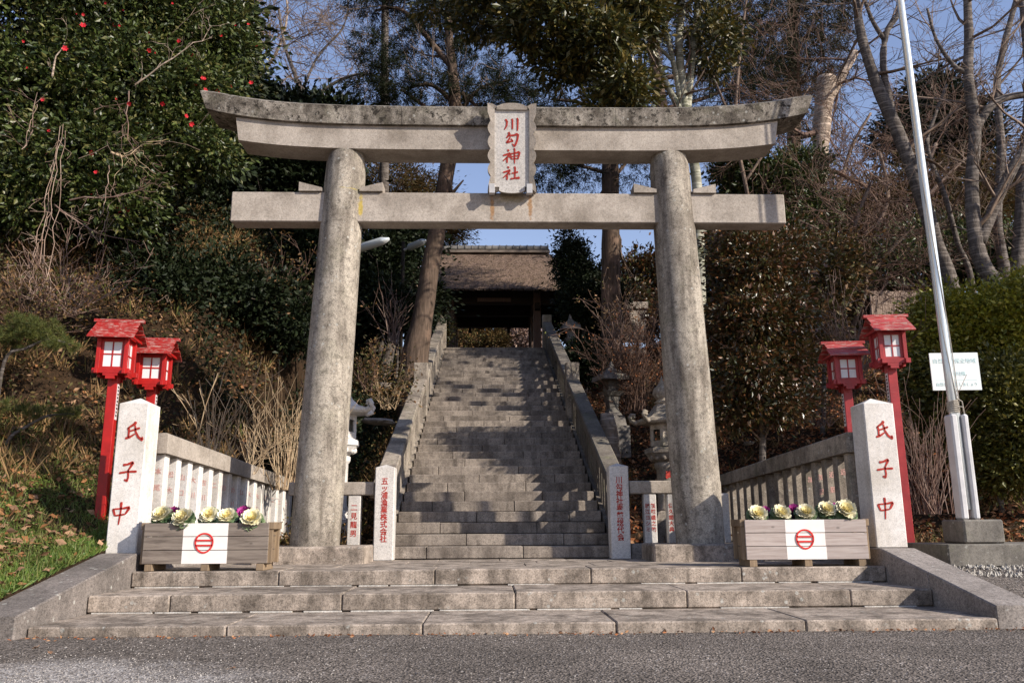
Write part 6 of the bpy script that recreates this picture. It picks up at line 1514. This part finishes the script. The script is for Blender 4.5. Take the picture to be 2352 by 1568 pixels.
# low brush: clumps of small leaves
def clumps(name, n, box, mat, nl, size, height, rg, thr, seed, spread=0.16):
    B = scatter(n, *box, rg, thr=thr, seed=seed); k = len(B)
    o_ = rg.normal(0, spread, (k, nl, 3)); o_[..., 2] = np.abs(o_[..., 2])*height/spread*0.7
    C = (B[:, None]+o_).reshape(-1, 3); D = rg.normal(0, 1, C.shape)+np.array([0, 0, .3])
    return stuff(name, C, D, size*rg.uniform(.5, 1.3, len(C)), 0.5, mat, rg=rg)
clumps('undergrowth_left', 3600, (-13, -2.2, 11.4, 24), M['brush_leaf'], 30, 0.075, 0.30, rg, -0.3, 8.0)
clumps('undergrowth_dark', 3200, (-12, -2.6, 14.5, 26), M['darkleaf'], 30, 0.11, 0.5, rg, -0.25, 2.0, 0.25)
clumps('undergrowth_right', 1100, (2.2, 12, 11.5, 26), M['brush_leaf'], 22, 0.07, 0.25, rg, 0.02, 9.0)
# dry grass tufts
def tufts(name, n, box, mat, nl, L, rg, thr, seed, lean=0.35, asp=0.05):
    B = scatter(n, *box, rg, thr=thr, seed=seed); k = len(B); C = (B[:, None]+rg.normal(0, 0.035, (k, nl, 3))*np.array([1, 1, 0])).reshape(-1, 3)
    D = rg.normal(0, lean, C.shape); D[:, 2] = 1; return stuff(name, C, D, L*rg.uniform(.4, 1.3, len(C)), asp, mat, rg=rg)
tufts('dry_grass_left', 3400, (-12, -2.2, 10.8, 24), M['dry_grass'], 14, 0.36, rg, -0.05, 4.0, 0.55)
tufts('dry_grass_right', 1300, (2.1, 12, 11.0, 24), M['dry_grass'], 14, 0.30, rg, 0.05, 6.0, 0.55)
# green grass and clover on the sunny bank in front
def bankpts(n, x0, x1, y0, y1, rg):
    x = rg.uniform(x0, x1, n); y = rg.uniform(y0, y1, n); ok = x < -4.51; x, y = x[ok], y[ok]; z = gz(x, y); kz = -0.235+np.clip(y-7.3, 0, 2.3)*0.185-0.05; z = np.where(x > -4.85, np.maximum(z, kz), z); return np.stack([x, y, z], 1)
C = bankpts(1500, -9.5, -4.5, 6.97, 12.2, rg); C[:, 2] += rg.uniform(.03, .09, len(C)); stuff('leaf_litter_bank', C, lie(len(C), rg), 0.09*rg.uniform(.2, 1.5, len(C)), 0.6, M['litter'], rg=rg)
C = bankpts(30000, -9.5, -4.5, 6.97, 12.2, rg); D = rg.normal(0, .5, C.shape); D[:, 2] = 1; stuff('grass', C, D, 0.10*rg.uniform(.4, 1.5, len(C)), 0.07, M['grass'], rg=rg)
C = bankpts(5000, -4.9, -4.5, 6.97, 10.5, rg); D = rg.normal(0, .6, C.shape); D[:, 2] = .8; stuff('grass_edge', C, D, 0.09*rg.uniform(.4, 1.4, len(C)), 0.12, M['clover'], rg=rg)
C = bankpts(34000, -9.5, -4.5, 6.97, 11.6, rg); keep = np.array([mnoise.noise(Vector((a*1.6, b_*1.6, 4))) > -0.2 for a, b_ in C[:, :2]]); C = C[keep]; C[:, 2] += rg.uniform(0.01, .06, len(C))
stuff('clover', C, lie(len(C), rg, .3), 0.032*rg.uniform(.6, 1.3, len(C)), 0.8, M['clover'], up=0.8, rg=rg)
C = scatter(3000, 5, 12, 10.9, 13, rg, thr=-0.1, seed=3); D = rg.normal(0, .6, C.shape); D[:, 2] = .8; stuff('grass_right', C, D, 0.14*rg.uniform(.4, 1.5, len(C)), 0.06, M['grass'], rg=rg)
# crushed stone and grit on the road
n = 7000; x = rg.normal(-3.0, 1.0, n); y = 4.2+np.abs(rg.normal(0, 1.0, n)); ok = (y < 7.0) & (x < -1.2); x, y = x[ok], y[ok]
x = np.concatenate([x, rg.uniform(-6, 6, 3000)]); y = np.concatenate([y, rg.uniform(3.2, 7.4, 3000)])
z = np.full(len(x), -0.425); C = np.stack([x, y, z], 1)
s = rg.uniform(.002, .006, len(x))[:, None]; T4 = np.array([[1, 0, -.3], [-.5, .87, -.3], [-.5, -.87, -.3], [0, 0, 1]]); J = rg.normal(0, .25, (len(x), 4, 3))
V = (C[:, None]+(T4+J)*s[:, None]).reshape(-1, 3); b4 = np.arange(len(x))[:, None]*4
Tr = np.concatenate([b4+np.array(t) for t in ([0, 1, 3], [1, 2, 3], [2, 0, 3])], 1).reshape(-1, 3)
M['pebble'] = leafmat('pebble', [(0.26, 0.235, 0.215), (0.4, 0.37, 0.34), (0.14, 0.12, 0.11)], 0.9, 0.2)
o = link('gravel', np_mesh('gravel', V, tris=Tr, mats=M['pebble'])); tag(o, kind='stuff')
def rock(px, py, Y, s, label, mat, seed, flat_=0.6):
    rg = rgn(seed); g = at(px, py, Y); m = MB(); m.lathe([(0.3, -0.5), (0.8, -0.35), (1.0, 0.0), (0.85, 0.35), (0.4, 0.5)], 9)
    for i, (x, y, z) in enumerate(m.v): k = 1+0.5*mnoise.noise(Vector((x*1.7+seed, y*1.7, z*2))); m.v[i] = (x*k*s, y*k*s*0.7, z*k*s*flat_)
    o = m.build('rock', M[mat], None, loc=g, rot=(0, 0, seed)); tag(o, label, 'rock', 'rocks on the slopes')
rock(882, 886, 17.5, 0.22, 'pale squarish rock on the left slope above the scrolled lantern', 'granite', 3)
rock(872, 968, 15.5, 0.35, 'flat grey rock half hidden in shade beside the left balustrade', 'granite_dark', 4, 0.3)
rock(1720, 1018, 15.0, 0.12, 'small brown rock on the litter above the right fence', 'granite_dark', 5)
# broken pale rubble under the concrete slab and grit round the stair posts
for nm, n, (xa_, xb_), (ya, yb_), zf, sz_ in (('rubble', 700, (5.0, 7.6), (9.15, 9.76), None, .022), ('grit_left', 700, (-2.1, -1.9), (11.9, 12.1), 0.0, .012), ('grit_right', 900, (2.0, 2.6), (11.85, 12.1), 0.0, .012)):
    x = rg.uniform(xa_, xb_, n); y = rg.uniform(ya, yb_, n); z = np.array([-0.43+0.40*min(1, (q-7)/2.7)+0.01 for q in y]) if zf is None else np.full(n, zf+0.002)
    C = np.stack([x, y, z], 1); J = rg.normal(0, .3, (n, 4, 3)); s4 = sz_*rg.uniform(.3, 1.3, n)[:, None]
    V = (C[:, None]+(T4+J)*s4[:, None]).reshape(-1, 3); b4 = np.arange(n)[:, None]*4
    Tr = np.concatenate([b4+np.array(t) for t in ([0, 1, 3], [1, 2, 3], [2, 0, 3])], 1).reshape(-1, 3)
    o = link(nm, np_mesh(nm, V, tris=Tr, mats=M['rubble'])); tag(o, kind='stuff')
# crumbs of leaf gathered along the foot of the steps
n = 420; x = rg.uniform(-4.3, 4.5, n); y = 7.46-np.abs(rg.normal(0, .09, n)); C = np.stack([x, y, np.full(n, -0.42)], 1)
stuff('leaf_crumbs', C, lie(n, rg, .2), 0.035*rg.uniform(.3, 1.3, n), 0.5, M['litter_red'], rg=rg)
# single fallen leaves
def big_leaf_mesh(seed):
    rg = rgn(seed); m = MB(); out = []
    for k in range(10):
        a = 2*math.pi*k/10; rr = (1.0 if k % 2 == 0 else 0.62)*rg.uniform(.8, 1.15); out.append((rr*math.cos(a), 0.62*rr*math.sin(a), 0.22*rg.uniform(-.5, 1)))
    m.add([(0, 0, 0.05)]+out, [(0, 1+k, 1+(k+1) % 10) for k in range(10)]); m.tube([(-1.0, 0, 0.02), (-1.6, 0.1, 0.06)], 0.04, 4)
    return m.mesh('fallen_leaf', M['litter'])
LM = [big_leaf_mesh(s) for s in (1, 2, 3)]
def fallen(px, py, Z, s, label, rot=None):
    if Z is None: p = hit(px, py, 6.5, 14)+Vector((0, -0.04, 0.10)); s *= 1.25
    else: d = ray(px, py); t = (Z-CAM[2])/d.z; p = Vector((CAM[0]+t*d.x, t*d.y, Z+0.01))
    o = link('fallen_leaf', random.choice(LM), None, p, (jit(.5)+(0.5 if Z is None else 0), jit(.4), random.uniform(0, 6))); o.scale = (s, s, s*1.2); tag(o, label, 'leaf', 'fallen leaves')
for a in [(80, 1490, -.43, .045, 'curled russet leaf on the pale gravel patch, lower left'), (115, 1500, -.43, .03, 'small russet leaf just right of the curled one on the gravel patch'), (290, 1437, -.43, .028, 'small orange leaf at the foot of the lowest step, left'),
          (322, 1444, -.43, .02, 'tiny orange leaf right of another at the foot of the lowest step'), (1022, 1448, -.43, .02, 'pale orange petal-like leaf at the lowest step near the centre joint'), (2120, 1431, -.43, .04, 'long tan leaf on the asphalt at the right'),
          (1786, 1452, -.43, .028, 'dark tan leaf on the asphalt below the right part of the steps'), (535, 1536, -.43, .025, 'dark leaf near the bottom edge of the asphalt, left of centre'), (263, 1410, -.34, .018, 'crumb-like leaf on the lowest step, left end'),
          (2330, 1338, -.36, .05, 'tan leaf on the ground below the concrete slab'), (2170, 1232, None, .05, 'pale leaf beside the concrete flagpole base'),
          (120, 1240, None, .10, 'large curled brown leaf in the middle of the grass bank'), (70, 1225, None, .085, 'pinkish brown leaf upper left of the large curled one'), (152, 1232, None, .06, 'orange leaf touching the upper right of the large curled one'),
          (40, 1262, None, .07, 'brown leaf left of the large curled one, on the grass'), (165, 1250, None, .05, 'small orange leaf right of the large curled one'), (50, 1330, None, .055, 'brown leaf on the low part of the grass bank'),
          (5, 1365, None, .05, 'pale orange leaf at the bottom left corner of the grass bank'), (133, 1089, None, .06, 'pale orange leaf at the top of the grass bank'), (172, 1100, None, .05, 'whitish leaf at the top of the grass bank, left of the red post'),
          (10, 1290, None, .075, 'pinkish leaf at the left picture edge'), (90, 1195, None, .055, 'reddish leaf in the upper grass bank'), (205, 1222, None, .045, 'tan leaf on the grass close to the inscribed post')]: fallen(*a)
